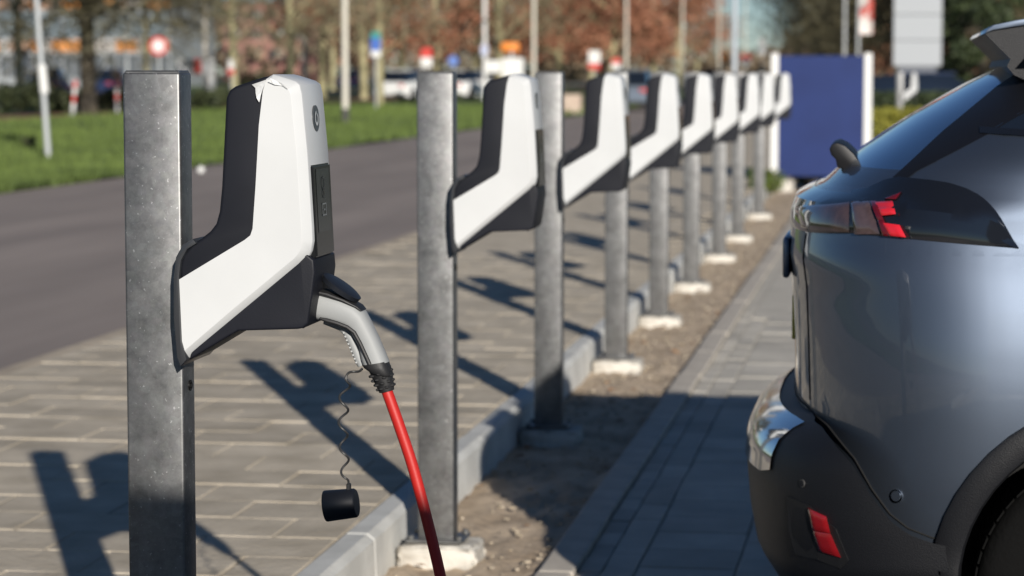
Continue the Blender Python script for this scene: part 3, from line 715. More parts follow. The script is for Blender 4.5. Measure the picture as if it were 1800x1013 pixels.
# side sills and wheel arch cladding, wheels
for sd_ in (-1, 1):
    cgrid('sill', [[Vector((.9+1.85*k/20, CYC+sd_*(.87+.04*math.sin(j/6*3.14)), .22+.24*j/6)) for j in range(7)] for k in range(21)], plastic)
    for wx, wz in WH:
        b = MB(); rings = []
        for k in range(33):
            a = R(-32)+R(244)*k/32; ca, sa = math.cos(a), math.sin(a); ring = []
            for rr_, dy in ((.435, -.02), (.432, .012), (.425, .016), (.385, .018), (.372, .014), (.366, 0), (.362, -.10)):
                X = wx+ca*rr_; z = max(wz+sa*rr_, .16); yb = max(half(max(X, -.05), min(max(z, .42), 1.1)), .86) if dy > -.05 else .90
                ring.append(Vector((X, CYC+sd_*(yb+dy), z))-CO2)
            rings.append(ring)
        b.loft(rings, cap=False, close=False).build('arch_cladding', plastic, car, smooth=True)
        b = MB(); rings = []
        for k in range(25):
            a = R(-20)+R(220)*k/24; rings.append([Vector((wx+math.cos(a)*.415, CYC+sd_*yy, max(wz+math.sin(a)*.415, .12)))-CO2 for yy in (.88, .55)])
        b.loft(rings, cap=False, close=False).poly([Vector((wx+math.cos(2*math.pi*k/24)*.42, CYC+sd_*.56, wz+math.sin(2*math.pi*k/24)*.42))-CO2 for k in range(24)]).build('wheel_well', well_m, car)
        # wheel: tyre as a lathe with tread, rim with five spokes
        wc = Vector((wx, CYC+sd_*.755, .335)); prf = [(.225, .105), (.26, .115), (.305, .112), (.326, .095), (.333, .06), (.335, 0), (.333, -.06), (.326, -.095), (.305, -.112), (.225, -.105)]
        b = MB(); rings = []
        for k in range(49):
            a = 2*math.pi*k/48; rings.append([wc-CO2+Vector((math.cos(a)*r_, sd_*yy, math.sin(a)*r_)) for r_, yy in prf])
        b.loft(rings, cap=False, close=False)
        for k in range(60):
            a = 2*math.pi*k/60
            for yy in (-.06, 0, .06): b.box(wc-CO2+Vector((math.cos(a+yy)*.334, yy, math.sin(a+yy)*.334)), (.004, .05, .026), rot=Matrix.Rotation(-a-yy, 4, 'Y'))
        wl = thing('wheel', (0, 0, 0), None, None); wl.parent = car
        b.build('tyre', tyre_m, wl, smooth=True)
        b = MB(); 
        for k in range(5):
            a = 2*math.pi*k/5; b.box(wc-CO2+Vector((math.cos(a)*.12, sd_*.085, math.sin(a)*.12)), (.20, .02, .055), rot=Matrix.Rotation(-a, 4, 'Y'), bev=.006)
        b.cyl(wc-CO2+Vector((0, sd_*.06, 0)), wc-CO2+Vector((0, sd_*.10, 0)), .045, n=20)
        for k in range(48):
            a0, a1 = 2*math.pi*k/48, 2*math.pi*(k+1)/48
            P = lambda a, r_, yy: wc-CO2+Vector((math.cos(a)*r_, sd_*yy, math.sin(a)*r_))
            b.quad(P(a0, .23, .105), P(a1, .23, .105), P(a1, .205, .10), P(a0, .205, .10)); b.quad(P(a0, .205, .10), P(a1, .205, .10), P(a1, .205, -.10), P(a0, .205, -.10))
        b.build('rim', rim_m, wl)
        MB().cyl(wc-CO2+Vector((0, sd_*.01, 0)), wc-CO2+Vector((0, sd_*.03, 0)), .15, n=32).build('brake_disc', mat('disc', (.12, .12, .12), .5, .8), wl)
# roof spoiler and wiper
def side(pts): return [(at(*p, 5.85).x-CO2.x, at(*p, 5.85).z-CO2.z) for p in pts]
un_ = MB().prism(side([(1732, 60), (1745, 55), (1785, 49), (1900, 32), (1900, 120), (1800, 140), (1782, 132), (1770, 117), (1776, 104), (1758, 86)]), -.58, .58).build('spoiler_body', plastic, car, smooth=True)
MB().prism(side([(1731, 59), (1736, 51), (1747, 44), (1785, 36), (1900, 18), (1900, 30), (1785, 47), (1746, 53.5)]), -.583, .583, bev=.002, seg=2).build('spoiler_top', paint, un_, smooth=True)
# shut line of the tailgate
b = MB(); sl = [S(xr(z)+.052, z, -1, .0005)-CO2 for z in [.735+.0195*k for k in range(21)]]
b.tube(sl, .0018, n=6).build('shut_line', well_m, car)
b = MB(); sl = [S(-.25+.006*k, ztop_b(-.25+.006*k)+.004, -1, .001)-CO2 for k in range(1, 62)]
b.tube([p for p in sl], .002, n=6).build('bumper_seam', well_m, car)
wp = [(1458, 262), (1462, 254), (1472, 251), (1486, 257), (1500, 270), (1512, 287), (1522, 299), (1512, 299), (1496, 294), (1484, 298), (1472, 294), (1469, 280), (1461, 272)]
ww = [at(*p, 6.1) for p in wp]
b = MB().prism([(p.x-CO2.x, p.z-CO2.z) for p in ww], -.34, .05, bev=.003, seg=2); b.build('rear_wiper', mat('wiper_black', (.005, .005, .006), .45, spec=.3), car, smooth=True)
# number plate lamp moulding standing out of the tailgate middle
MB().box((xr(1.05)-CO2.x, 0, 1.05), (.018, .62, .10), bev=.008, seg=2).build('plate_moulding', paint, car, smooth=True)
MB().box((xr(.9)+.008-CO2.x, 0, .90), (.012, .52, .11), bev=.003).build('number_plate', mat('plate_yellow', (.55, .42, .04), .4), car)
MB().box((0.1, 0, .30), (3.9, 1.5, .12), bev=.03).build('underbody', well_m, car)

# ------------------------------------------------------------------ delivery van beside the photographer (its shadow falls across the foreground)
van = thing('delivery_van', (2.6, -1.62, 0), 'tall white delivery van parked beside the nearest bay, behind the viewer', 'van')
vw = mat('van_white', (.7, .7, .69), .35, coat=.6)
vp = [(-2.55, .30), (-2.62, .9), (-2.60, 2.2), (-2.52, 2.44), (-2.35, 2.49), (.9, 2.49), (1.35, 2.38), (2.0, 1.45), (2.75, 1.15), (2.85, .8), (2.8, .3)]
MB().prism(vp, -1.0, 1.0, bev=.06, seg=3).build('body', vw, van, smooth=True)
MB().prism([(1.38, 2.2), (1.92, 1.5), (.95, 1.5), (.95, 2.2)], -1.004, 1.004).build('side_window', carglass, van)
MB().prism([(1.42, 2.32), (2.02, 1.49), (2.06, 1.52), (1.46, 2.36)], -.85, .85).build('windscreen', carglass, van)
MB().box((0, 0, .36), (5.3, 2.02, .16), bev=.03).build('sill', plastic, van)
for x in (-1.6, 1.75):
    for y in (-.86, .86):
        wl = thing('wheel', (x, y, .35), None, None); wl.parent = van
        MB().cyl((0, -.12, 0), (0, .12, 0), .35, n=32).build('tyre', tyre_m, wl, smooth=True)
        MB().cyl((0, -.125, 0), (0, .125, 0), .21, n=24).build('rim', rim_m, wl, smooth=True)
for y in (-.85, .85): MB().box((-2.62, y, 1.1), (.03, .14, .5), bev=.01).build('tail_light', red_dark, van)
MB().box((-2.61, 0, .55), (.1, 1.9, .2), bev=.03).build('rear_bumper', plastic, van)

# ------------------------------------------------------------------ background: things beyond the row
galv_far = mat('pole_grey', (.42, .44, .45), .5, .3)
pole_white = mat('pole_cream', (.60, .57, .49), .6)
sign_white = mat('sign_white', (.68, .68, .66), .5)
sign_red = mat('sign_red', (.55, .05, .04), .5)
sign_blue = mat('sign_blue', (.05, .13, .45), .5)
sign_orange = mat('sign_orange', (.75, .24, .04), .5)
bark = mat('bark_olive', (.22, .20, .11), .95, col2=(.42, .38, .22), scale=3, bump=.8)
bark_dark = mat('bark_dark', (.035, .03, .024), .95, col2=(.09, .075, .05), scale=3, bump=.8)
twig_m = leafmat('twigs_olive', (.11, .095, .055), (.30, .25, .155))
twig_dark = leafmat('twigs_dark', (.05, .045, .026), (.13, .115, .06))
russet = leafmat('russet_leaves', (.17, .065, .034), (.36, .16, .09))
evergreen = leafmat('evergreen_leaves', (.012, .022, .008), (.05, .07, .022))
hedge_m = leafmat('hedge_leaves', (.05, .085, .015), (.15, .18, .03))
ivy_m = leafmat('dark_shrub_leaves', (.018, .028, .011), (.075, .09, .034))

# blue sign board on two white posts
SY = 32.0
def bpx(px, py, Y=SY): return at(px, py, Y)
sb = thing('sign_board', (xat(1445, SY), SY, 0), 'plain blue sign board on two white posts at the row end', 'sign')
A, B_ = bpx(1369, 98), bpx(1519, 311); O_ = Vector(sb.location)
MB().box(((A.x+B_.x)/2-O_.x, 0, (A.z+B_.z)/2), (B_.x-A.x, .05, A.z-B_.z), bev=.006).build('panel', mat('board_blue', (.008, .021, .10), .5, col2=(.010, .026, .12), scale=2, spec=.25), sb)
for px in (1362, 1526):
    x = xat(px, SY)-O_.x; MB().box((x, 0, zat(94, SY)/2-.02), (.098, .09, zat(94, SY)+.04), bev=.01).build('sign_post', sign_white, sb)
MB().box((xat(1382, SY)-O_.x, .02, .06), (.22, .3, .16), bev=.02).build('concrete_base', footing_m, sb)

def leaf_cloud(b, c, r, n, size, rnd, flat=1.0, shell=.55):
    for _ in range(n):
        while True:
            v = Vector((rnd.uniform(-1, 1), rnd.uniform(-1, 1), rnd.uniform(-1, 1)))
            if shell*.4 < v.length < 1: break
        p = Vector(c) + Vector((v.x*r[0], v.y*r[1], v.z*r[2]*flat))
        n_ = Vector((rnd.gauss(0, 1), rnd.gauss(0, 1), rnd.gauss(0, 1))).normalized()
        a = n_.orthogonal().normalized(); c2 = n_.cross(a); s_ = size*rnd.uniform(.6, 1.3)
        b.quad(p-a*s_, p-c2*s_*.6, p+a*s_, p+c2*s_*.6)
def shrub(name, loc, r, n, size, m, label, cat, seed, group=None):
    rnd = random.Random(seed); t = thing(name, loc, label, cat, group)
    b = MB()
    for k in range(7):
        c = (rnd.uniform(-.55, .55)*r[0], rnd.uniform(-.55, .55)*r[1], r[2]*rnd.uniform(.35, .75)); leaf_cloud(b, c, (r[0]*.5, r[1]*.5, r[2]*.4), n//7, size, rnd)
    b.build('foliage', m, t, recalc=False)
    b = MB()
    for k in range(6): b.tube([(0, 0, 0), (rnd.uniform(-.3, .3)*r[0], rnd.uniform(-.3, .3)*r[1], r[2]*.4), (rnd.uniform(-.6, .6)*r[0], rnd.uniform(-.6, .6)*r[1], r[2]*.8)], [.02, .014, .006], n=5)
    b.build('stems', bark_dark, t)
    return t
shrub('low_shrub', (xat(1350, 30), 30, 0), (.26, .3, .36), 900, .028, hedge_m, 'small green shrub between the farthest post and the blue board', 'shrub', 1)
shrub('low_shrub', (xat(1420, 33.5), 33.2, 0), (.4, .3, .30), 700, .03, hedge_m, 'low yellow green shrub under the blue sign board', 'shrub', 2)

# hedges on the right
def hedge(name, x0, x1, y0, y1, h, m, n, size, label, seed):
    rnd = random.Random(seed); t = thing(name, ((x0+x1)/2, (y0+y1)/2, 0), label, 'hedge'); b = MB()
    for _ in range(n):
        f = rnd.random(); x = rnd.uniform(x0, x1); y = rnd.uniform(y0, y1); z = rnd.uniform(.02, h)
        if f < .45: y = y0+rnd.uniform(-.06, .12)
        elif f < .8: z = h+rnd.uniform(-.12, .06)
        p = Vector((x-(x0+x1)/2, y-(y0+y1)/2, z)); n_ = Vector((rnd.gauss(0, 1), rnd.gauss(0, 1), rnd.gauss(0, 1))).normalized(); a = n_.orthogonal().normalized(); c2 = n_.cross(a); s_ = size*rnd.uniform(.6, 1.3)
        b.quad(p-a*s_, p-c2*s_*.7, p+a*s_, p+c2*s_*.7)
    b.build('foliage', m, t, recalc=False)
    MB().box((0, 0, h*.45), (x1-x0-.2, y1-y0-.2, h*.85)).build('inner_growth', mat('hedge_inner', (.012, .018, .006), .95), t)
hedge('clipped_hedge', xat(1528, 40), xat(1700, 40), 39.5, 41, zat(196, 40), leafmat('yellow_hedge', (.16, .16, .018), (.30, .28, .04)), 5000, .035, 'clipped yellow green hedge right of the blue sign board', 4)
hedge('clipped_hedge', xat(1528, 54), xat(1760, 54), 53, 55, zat(166, 54), evergreen, 5000, .05, 'dark green hedge behind the lone far charger', 5)
# lone charger in another row
LY = 47.0
lt = thing('charging_post', (xat(1582, LY), LY, 0), 'lone thin pale post right of the blue board, far away', 'post', 'galvanised charging posts in a row')
for nm, me in (('shaft', shaft_me), ('footing', foot_me)): link(nm, me, lt)
lch = copy_tree(ch0)
for c in list(lch.children):
    if c.name.split('.')[0] in ('socket_lid', 'torn_film'):
        for g_ in list(c.children): bpy.data.objects.remove(g_)
        bpy.data.objects.remove(c)
lch.location = (xat(1582, LY)+.056, LY+.04, .95); lch['label'] = 'lone small white charger beyond the blue board, among dark hedges'; lch['group'] = 'wall chargers on the posts'
# tall white pylon sign
PY = 70.0
py_ = thing('pylon_sign', (xat(1612, PY), PY, 0), 'tall pale grey pylon sign standing behind the lone charger', 'sign'); zt = zat(-60, PY); zb = zat(117, PY); wd = xat(1655, PY)-xat(1570, PY)
for k in range(4):
    z0 = zb+(zt-zb)*k/4; MB().box((0, 0, z0+(zt-zb)/8), (wd, .3, (zt-zb)/4-.012), bev=.012).build('face_panel', mat('pylon_face', (.33, .35, .37), .5), py_)
MB().box((0, 0, zb/2), (wd*.8, .24, zb)).build('base', mat('pylon_base', (.10, .11, .13), .5), py_)
# flag and flagpoles
for px, lab, red in ((1508, 'red and white banner flag on a pole left of the pylon sign', True), (1484, 'thin bare flagpole left of the red banner', False)):
    YY = 90.0; t = thing('flagpole', (xat(px, YY), YY, 0), lab, 'flagpole', 'flagpoles behind the blue board')
    MB().cyl((0, 0, 0), (0, 0, 8), .06, .04, n=10).build('pole', galv_far, t, smooth=True)
    if red:
        b = MB(); rings = []
        for k in range(17):
            z = zat(62, YY)+4*k/16; rings.append([(x_, .10*math.sin(z*2.2+x_*5)+d_, z) for x_, d_ in ((.06, 0), (.28, 0), (.5, 0))])
        b.loft(rings, cap=False, close=False).build('banner', mat('banner', (.6, .1, .08), .7, col2=(.7, .66, .62), scale=1.1, lo=.48, hi=.52), t, smooth=True, recalc=False)

# simple far vehicles, with their parts
def far_car(loc, rz, pm, label, h=1.48, L=4.2, wd=1.75):
    t = thing('parked_vehicle', loc, label, 'car', 'distant cars', rz)
    b = MB()
    def rg(x, w_, z0, z1): return [(x, -w_, z0), (x, -w_*.98, (z0+z1)/2), (x, -w_*.86, z1), (x, w_*.86, z1), (x, w_*.98, (z0+z1)/2), (x, w_, z0)]
    H = wd/2
    b.loft([rg(-L/2, H*.85, .35, .75), rg(-L/2+.12, H*.96, .25, .92), rg(-L/4, H, .22, .96), rg(L*.2, H, .22, .94), rg(L/2-.5, H*.97, .22, .84), rg(L/2, H*.8, .35, .66)]).build('body', pm, t, smooth=True)
    b = MB(); b.loft([rg(-L/2+.2, H*.86, .9, .98), rg(-L/2+.62, H*.84, .9, h-.06), rg(-.1, H*.84, .9, h), rg(.45, H*.84, .9, h-.04), rg(L*.30, H*.86, .88, .95)]).build('cabin', carglass, t, smooth=True)
    MB().box((-.12, 0, h-.005), (1.35, wd*.70, .05), bev=.02).build('roof', pm, t)
    for x in (-L*.30, L*.31):
        for y in (-H+.08, H-.08):
            MB().cyl((x, y-.1, .31), (x, y+.1, .31), .31, n=20).build('wheel', tyre_m, t, smooth=True)
    for y in (-H*.68, H*.68):
        MB().box((-L/2+.03, y, .74), (.06, .26, .14), bev=.01).build('tail_light', sign_red, t); MB().box((L/2-.07, y, .62), (.12, .3, .12), bev=.01).build('headlight', sign_white, t)
    return t
pw_ = mat('far_white_paint', (.72, .72, .70), .3, coat=.6); pb_ = mat('far_blue_paint', (.02, .035, .09), .3, coat=.8); pg_ = mat('far_grey_paint', (.16, .19, .23), .3, .4, coat=.8)
for px, YY, z, rz, pm, lab in ((88, 118, .2, 1.75, pb_, 'dark blue car far left behind the grey sign pole'), (190, 124, .2, 1.6, pb_, 'dark car just left of the nearest post top, in the background'),
                               (716, 116, .14, 1.35, pw_, 'white car far behind, left of the second post top'), (826, 124, .14, 1.2, pw_, 'white car far behind, between second post and second charger'),
                               (622, 175, .2, 1.5, pb_, 'blue car far behind, right of the big cream lamp post'), (1112, 92, .11, 1.57, pg_, 'grey blue car on the road, behind the fourth post'),
                               (1250, 120, .11, 1.57, pb_, 'dark blue car on the road, behind the sixth charger'), (1635, 62, 0, 0.1, pb_, 'dark blue car below the tall pylon sign')):
    far_car((xat(px, YY), YY, z), rz, pm, lab)

# lamp posts along the verge and other poles
LAMP = [(-14.4, 65.0), (-14.4, 100.0), (-14.4, 135.0), (-14.4, 171.0), (-14.4, 207.0), (-14.4, 243.0)]
lampp = MB().cyl((0, 0, 0), (0, 0, .45), .10, n=14).mesh('pole_base', mat('base_dark', (.06, .06, .055), .7))
lampq = MB().cyl((0, 0, .45), (0, 0, 9), .085, .05, n=14).mesh('pole', pole_white, smooth=True)
lamph = MB().box((.9, 0, 9.05), (.7, .22, .12), bev=.03).cyl((0, 0, 8.95), (.9, 0, 9.05), .035, n=8).mesh('lamp_head', galv_far)
for k, (x, y) in enumerate(LAMP):
    lab = ['nearest cream lamp post, on the verge right of the first charger', 'second cream lamp post, above the third galvanised post', 'third cream lamp post, above the fourth galvanised post', 'fourth cream lamp post, above the sixth charger', 'fifth and thin cream lamp post in the distance', 'sixth and thinnest cream lamp post in the distance'][k]
    t = thing('lamp_post', (x, y, .1), lab, 'lamp post', 'cream lamp posts along the verge')
    link('pole_base', lampp, t); link('pole', lampq, t); link('lamp_head', lamph, t)
def pole(name, px, YY, z0, top, r, m, label, cat='pole', lean=0, group=None):
    t = thing(name, (xat(px, YY), YY, z0), label, cat, group)
    MB().cyl((0, 0, 0), (lean, 0, top), r, r*.85, n=12).build('shaft', m, t, smooth=True); return t
t = pole('sign_pole', 83, 38.5, .12, 4.2, .05, galv_far, 'slightly leaning thin grey sign pole on the grass at far left', 'sign pole', lean=-.26)
MB().box((-.25, .04, 3.9), (.6, .03, .8), bev=.01).build('sign_plate', sign_white, t)
MB().cyl((-.05, 0, 1.05), (-.09, 0, 1.5), .07, n=12).build('sleeve', sign_white, t, smooth=True)
t = pole('street_pole', 852, 120, .1, 8, .10, sign_white, 'white pole with small white signs, behind the second charger', 'pole')
MB().box((.45, -.1, zat(121, 120)), (.75, .04, .6), bev=.02).build('sign_plate', sign_white, t)
MB().box((0, -.12, zat(92, 120)), (.34, .04, .5), bev=.02).build('small_plate', mat('pale_blue', (.45, .5, .66), .5), t)
MB().cyl((0, 0, 1.5+85/4400*120), (0, 0, 1.5+92/4400*120), .13, n=12).build('pole_band', mat('band', (.2, .2, .2), .6), t)
pole('street_pole', 1291, 96, 0, 8, .11, mat('pole_bluegrey', (.42, .47, .52), .5), 'blue grey pole rising behind the seventh charger', 'pole')
pole('street_pole', 361, 150, .1, 9, .16, mat('pole_pale', (.48, .44, .38), .6), 'pale pole behind and between nearest post and nearest charger', 'pole')
pole('street_pole', 536, 150, .1, 3.5, .17, mat('pole_pale2', (.55, .50, .40), .6), 'pale thick pole with a faded board, left of the big lamp post', 'pole')
# traffic signs
def traffic(px, py, YY, z0, shape, size, label, cols, group='small traffic signs in the background'):
    t = thing('traffic_sign', (xat(px, YY), YY, z0), label, 'sign', group); z = zat(py, YY)-z0
    top = z+size*.5
    MB().cyl((0, 0, 0), (0, 0, top), .035, n=10).build('sign_pole', galv_far, t, smooth=True)
    if shape == 'disc':
        MB().cyl((0, -.04, z), (0, -.06, z), size/2, n=32).build('sign_face', cols[0], t)
        MB().cyl((0, -.061, z), (0, -.068, z), size/2*.66, n=32).build('inner_disc', cols[1], t)
    else:
        hh = size*shape
        for k, m_ in enumerate(cols):
            MB().box((0, -.05, z+hh/2-hh*(k+.5)/len(cols)), (size, .02, hh/len(cols)-.004), bev=.004).build('sign_panel', m_, t)
    return t
traffic(280, 80, 66, .1, 'disc', .52, 'round red ringed white traffic sign above the nearest post', (sign_red, sign_white))
traffic(661, 78, 88, .1, 2.5, .36, 'narrow blue and green sign left of the second post', (mat('sign_green', (.03, .25, .22), .5), sign_blue, sign_blue, sign_white))
traffic(750, 101, 108, .1, 1.7, .50, 'red and white sign above the second post top', (sign_red, sign_white))
traffic(797, 107, 110, .1, 'disc', .46, 'small round blue sign right of the second post top', (sign_blue, mat('blue_mid', (.16, .25, .55), .5)))
traffic(1045, 106, 128, .1, 1.6, .6, 'white sign with red edge above the third charger', (sign_white, sign_white, sign_red))
traffic(1083, 112, 140, .1, 1.2, .5, 'small white sign with red top above the fourth post', (sign_red, sign_white))
traffic(1273, 102, 180, 0, 1.0, .55, 'small orange sign above the seventh charger', (sign_orange,))
traffic(1311, 106, 200, 0, 1.1, .8, 'white sign with red top above the eighth charger', (sign_red, sign_white))
traffic(1340, 82, 190, 0, 2.2, .55, 'tall pale sign just left of the blue board', (sign_white, galv_far))
traffic(407, 117, 96, .1, 2.6, .24, 'slim white and red marker left of the nearest charger top', (sign_white, sign_white, sign_red))
traffic(160, 97, 128, .1, 2.6, .42, 'small cream board beside the thick far left tree trunk', (mat('cream', (.60, .45, .28), .6), mat('cream', (.6, .45, .28))))
# orange lamp bar on a white cabinet
cbx = thing('white_cabinet', (xat(902, 110), 110, .1), 'white cabinet with an orange lamp on top, right of the second charger', 'cabinet')
zt = zat(102, 110)-.1
MB().box((0, 0, zt/2), (.95, .7, zt), bev=.08, seg=3).build('housing', sign_white, cbx)
MB().cyl((-.06, 0, zt), (-.06, 0, zt+.3), .07, n=10).build('stem', galv_far, cbx)
MB().box((-.14, 0, zat(83, 110)-.1), (.86, .3, .44), bev=.14, seg=3).build('orange_lamp', sign_orange, cbx, smooth=True)
# striped marker posts on the verge
def marker(px, YY, z0, h, label, lean):
    t = thing('marker_post', (xat(px, YY), YY, z0), label, 'marker post', 'red and white marker posts')
    for k, m_ in enumerate((galv_far, sign_white, sign_red, sign_white, sign_red)):
        a, b2 = k/5, (k+1)/5; MB().cyl((lean*a, 0, h*a), (lean*b2, 0, h*b2-.005), .06, n=12).build('band', m_, t, smooth=True)
marker(126, 76, .1, 1.15, 'leaning red and white marker post near the far left tree', .12)
marker(205, 84, .1, 1.1, 'upright red and white marker post left of nearest post', 0)
# white road-works board with red square
rb = thing('barrier_board', (xat(345, 92), 92, .1), 'white barrier board with a red square behind the nearest post', 'barrier')
zb0, zb1 = zat(131, 92)-.1, zat(103, 92)-.1
for k, m_ in enumerate((sign_white, sign_red, sign_white)):
    x0, x1 = ((-.75, -.12), (-.115, .20), (.205, .72))[k]; MB().box(((x0+x1)/2, 0, (zb0+zb1)/2), (x1-x0, .05, zb1-zb0), bev=.01).build('board_panel', m_, rb)
for x in (-.6, .55): MB().box((x, .05, zb0/2), (.10, .06, zb0)).build('leg', sign_white, rb)
# chequered posts
for px, YY, lab in ((372, 94, 'chequered grey white post under the barrier board'), (46, 96, 'chequered grey white post at the far left edge')):
    t = thing('chequered_post', (xat(px, YY), YY, .1), lab, 'post', 'chequered posts'); h = zat(95, YY)
    for k in range(8): MB().box((0, 0, h*(k+.5)/8), (.26 if k % 2 else .22, .12, h/8-.01), bev=.01).build('band', (sign_white, galv_far)[k % 2], t)
# concrete planter by the third post
pt = thing('concrete_block', (xat(1003, 84), 84, .1), 'pinkish concrete block on the verge behind the third post', 'block')
MB().box((0, 0, .34), (.75, .7, .66), bev=.09, seg=3).build('block', mat('pink_concrete', (.42, .32, .25), .9, col2=(.5, .4, .32), scale=4), pt, smooth=True)
MB().box((0, 0, .02), (.85, .8, .06), bev=.01).build('plinth', footing_m, pt)

# buildings
ob = thing('office_building', (xat(120, 235), 235, 0), 'long grey office building with orange panels at far left', 'building')
BX0, BX1 = xat(-260, 235)-xat(120, 235), xat(300, 235)-xat(120, 235); bw = BX1-BX0
MB().box(((BX0+BX1)/2, 8, 5.5), (bw, 16, 11), bev=0).build('wall', mat('office_wall', (.30, .32, .33), .6), ob)
MB().box(((BX0+BX1)/2, 8, 11.2), (bw+.6, 16.6, .4)).build('roof', mat('office_roof', (.2, .2, .2), .8), ob)
om = [mat('panel_orange', (.62, .25, .06), .5), mat('panel_peach', (.45, .28, .19), .5), mat('panel_pale', (.42, .39, .36), .5)]
ogl = mat('office_glass', (.25, .31, .35), .15, .2); ogd = mat('office_glass_dark', (.10, .11, .12), .15)
rn = random.Random(11); npan = int(bw/1.05)
for fl, (z0, z1) in enumerate(((3.55, 4.65), (7.6, 8.6))):
    for k in range(npan):
        x = BX0+bw*(k+.5)/npan; m_ = om[rn.choice((0, 1, 1, 2, 2, 0))]
        MB().box((x, -.06, (z0+z1)/2), (bw/npan-.08, .10, z1-z0)).build('facade_panel', m_, ob)
for z0, z1, gm in ((1.0, 3.2, ogd), (4.9, 7.3, ogl), (8.8, 10.7, ogl)):
    for k in range(int(bw/2.1)):
        x = BX0+bw*(k+.5)/int(bw/2.1); w_ = MB().box((x, -.03, (z0+z1)/2), (bw/int(bw/2.1)-.35, .06, z1-z0)).build('window', gm, ob)
        MB().box((x, -.07, (z0+z1)/2), (.07, .05, z1-z0)).build('mullion', galv_far, w_)
bb = thing('brick_building', (xat(468, 350), 350, 0), 'pinkish brick apartment block left of the nearest charger top', 'building')
bxa, bxb = xat(395, 350)-xat(468, 350), xat(540, 350)-xat(468, 350); brk = mat('far_brick', (.30, .15, .125), .9, col2=(.36, .19, .155), scale=.8); ztop_ = zat(4, 350)
MB().box(((bxa+bxb)/2, 8, ztop_/2), (bxb-bxa, 16, ztop_)).build('wall', brk, bb)
MB().box(((bxa+bxb)/2, 8, ztop_+.15), (bxb-bxa+.5, 16.5, .3)).build('roof', mat('far_roof', (.10, .09, .09), .9), bb)
for py in (25, 60, 95):
    z = zat(py, 350)
    for px in (410, 448, 486, 524):
        x = xat(px, 350)-xat(468, 350); w_ = MB().box((x, -.05, z), (2.2, .08, 1.3)).build('window', mat('far_window', (.03, .035, .04), .2), bb)
        MB().box((x+.55, -.11, z), (.9, .05, 1.1)).build('curtain', mat('curtain', (.4, .42, .38), .8), w_)
rbld = thing('brick_house', (xat(1745, 110), 110, 0), 'brown brick house at the right edge behind the car roof', 'house')
ra, rb2 = xat(1660, 110)-xat(1745, 110), xat(2100, 110)-xat(1745, 110)
MB().box(((ra+rb2)/2, 5, 3.0), (rb2-ra, 10, 6)).build('wall', mat('house_brick', (.24, .125, .075), .9, col2=(.30, .165, .105), scale=1.5), rbld)
MB().prism([(ra-.3, 5.9), (rb2+.3, 5.9), (rb2-2, 9), (ra+2, 9)], -.4, 10.4).build('roof', mat('house_roof', (.09, .06, .05), .9), rbld)
for px, py in ((1700, 30), (1760, 30), (1690, 96), (1772, 110)):
    x = xat(px, 110)-xat(1745, 110); w_ = MB().box((x, -.04, zat(py, 110)), (1.0, .06, 1.1)).build('window', mat('far_window', (.03, .035, .04)), rbld); MB().box((x, -.08, zat(py, 110)-.6), (1.2, .14, .08)).build('sill', sign_white, w_)

# trees: a few crowns and skeletons, shared between alike trees
def limb_tree(seed, h, r0, leaves, leafm, trunkm, cb, spread, size, nclump, nleaf):
    rnd = random.Random(seed); b = MB(); tips = []
    top = Vector((rnd.uniform(-.2, .2), rnd.uniform(-.2, .2), h*.62))
    b.tube([(0, 0, -.1), (0, 0, .4), top*.4, top*.7, top], [r0*1.25, r0, r0*.9, r0*.7, r0*.4], n=9)
    for k in range(nclump):
        z = cb+(h-cb)*((k+.5)/nclump)**.9*.95; a = rnd.uniform(0, 6.28)+k*2.4; q = (z-cb)/(h-cb)
        rad = spread*math.sin(math.pi*min(.97, q*.8+.22))*rnd.uniform(.45, 1.0)
        tip = Vector((math.cos(a)*rad, math.sin(a)*rad, z)); s0 = top*min(.95, max(.35, (z-rad*.7)/top.z))
        b.tube([s0, s0.lerp(tip, .5)+Vector((0, 0, .15)), tip], [r0*.28, r0*.17, r0*.05], n=5); tips.append(tip)
    tm = b.mesh('trunk', trunkm, smooth=True)
    b = MB()
    for tip in tips:
        if leaves: leaf_cloud(b, tip, (spread*.38, spread*.38, spread*.26), nleaf, size, rnd, shell=.2)
        else:
            for _ in range(nleaf):
                d = Vector((rnd.gauss(0, 1), rnd.gauss(0, 1), rnd.gauss(.4, .9))).normalized(); p = tip+Vector((rnd.gauss(0, 1), rnd.gauss(0, 1), rnd.gauss(0, .7)))*spread*.22
                n_ = d.orthogonal().normalized(); w_ = size*.055; L_ = size*rnd.uniform(1.2, 3.2)
                b.quad(p-n_*w_, p+d*L_-n_*w_*.4, p+d*L_+n_*w_*.4, p+n_*w_)
    return tm, b.mesh('crown', leafm, recalc=False)
RUS = [limb_tree(20+k, 11, .20, True, russet, bark, 2.6, 4.2, .17, 26, 150) for k in range(3)]
BAR = [limb_tree(40+k, 12, .19, False, twig_m, bark, 3.6, 4.0, .55, 26, 60) for k in range(3)]
DRK = [limb_tree(60+k, 12, .22, False, twig_dark, bark_dark, 2.2, 4.6, .60, 34, 170) for k in range(2)]
EVG = [limb_tree(80+k, 9, .2, True, evergreen, bark_dark, .7, 2.6, .16, 30, 170) for k in range(2)]
def tree(kind, k, px, YY, z0, sc_, label, cat='tree', group=None):
    t = thing('bare_tree' if kind in (BAR, DRK) else 'russet_tree' if kind is RUS else 'evergreen_tree', (xat(px, YY), YY, z0), label, cat, group, random.uniform(0, 6.28)); t.scale = (sc_, sc_, sc_)
    tm, cm = kind[k % len(kind)]; link('trunk', tm, t); link('crown', cm, t)
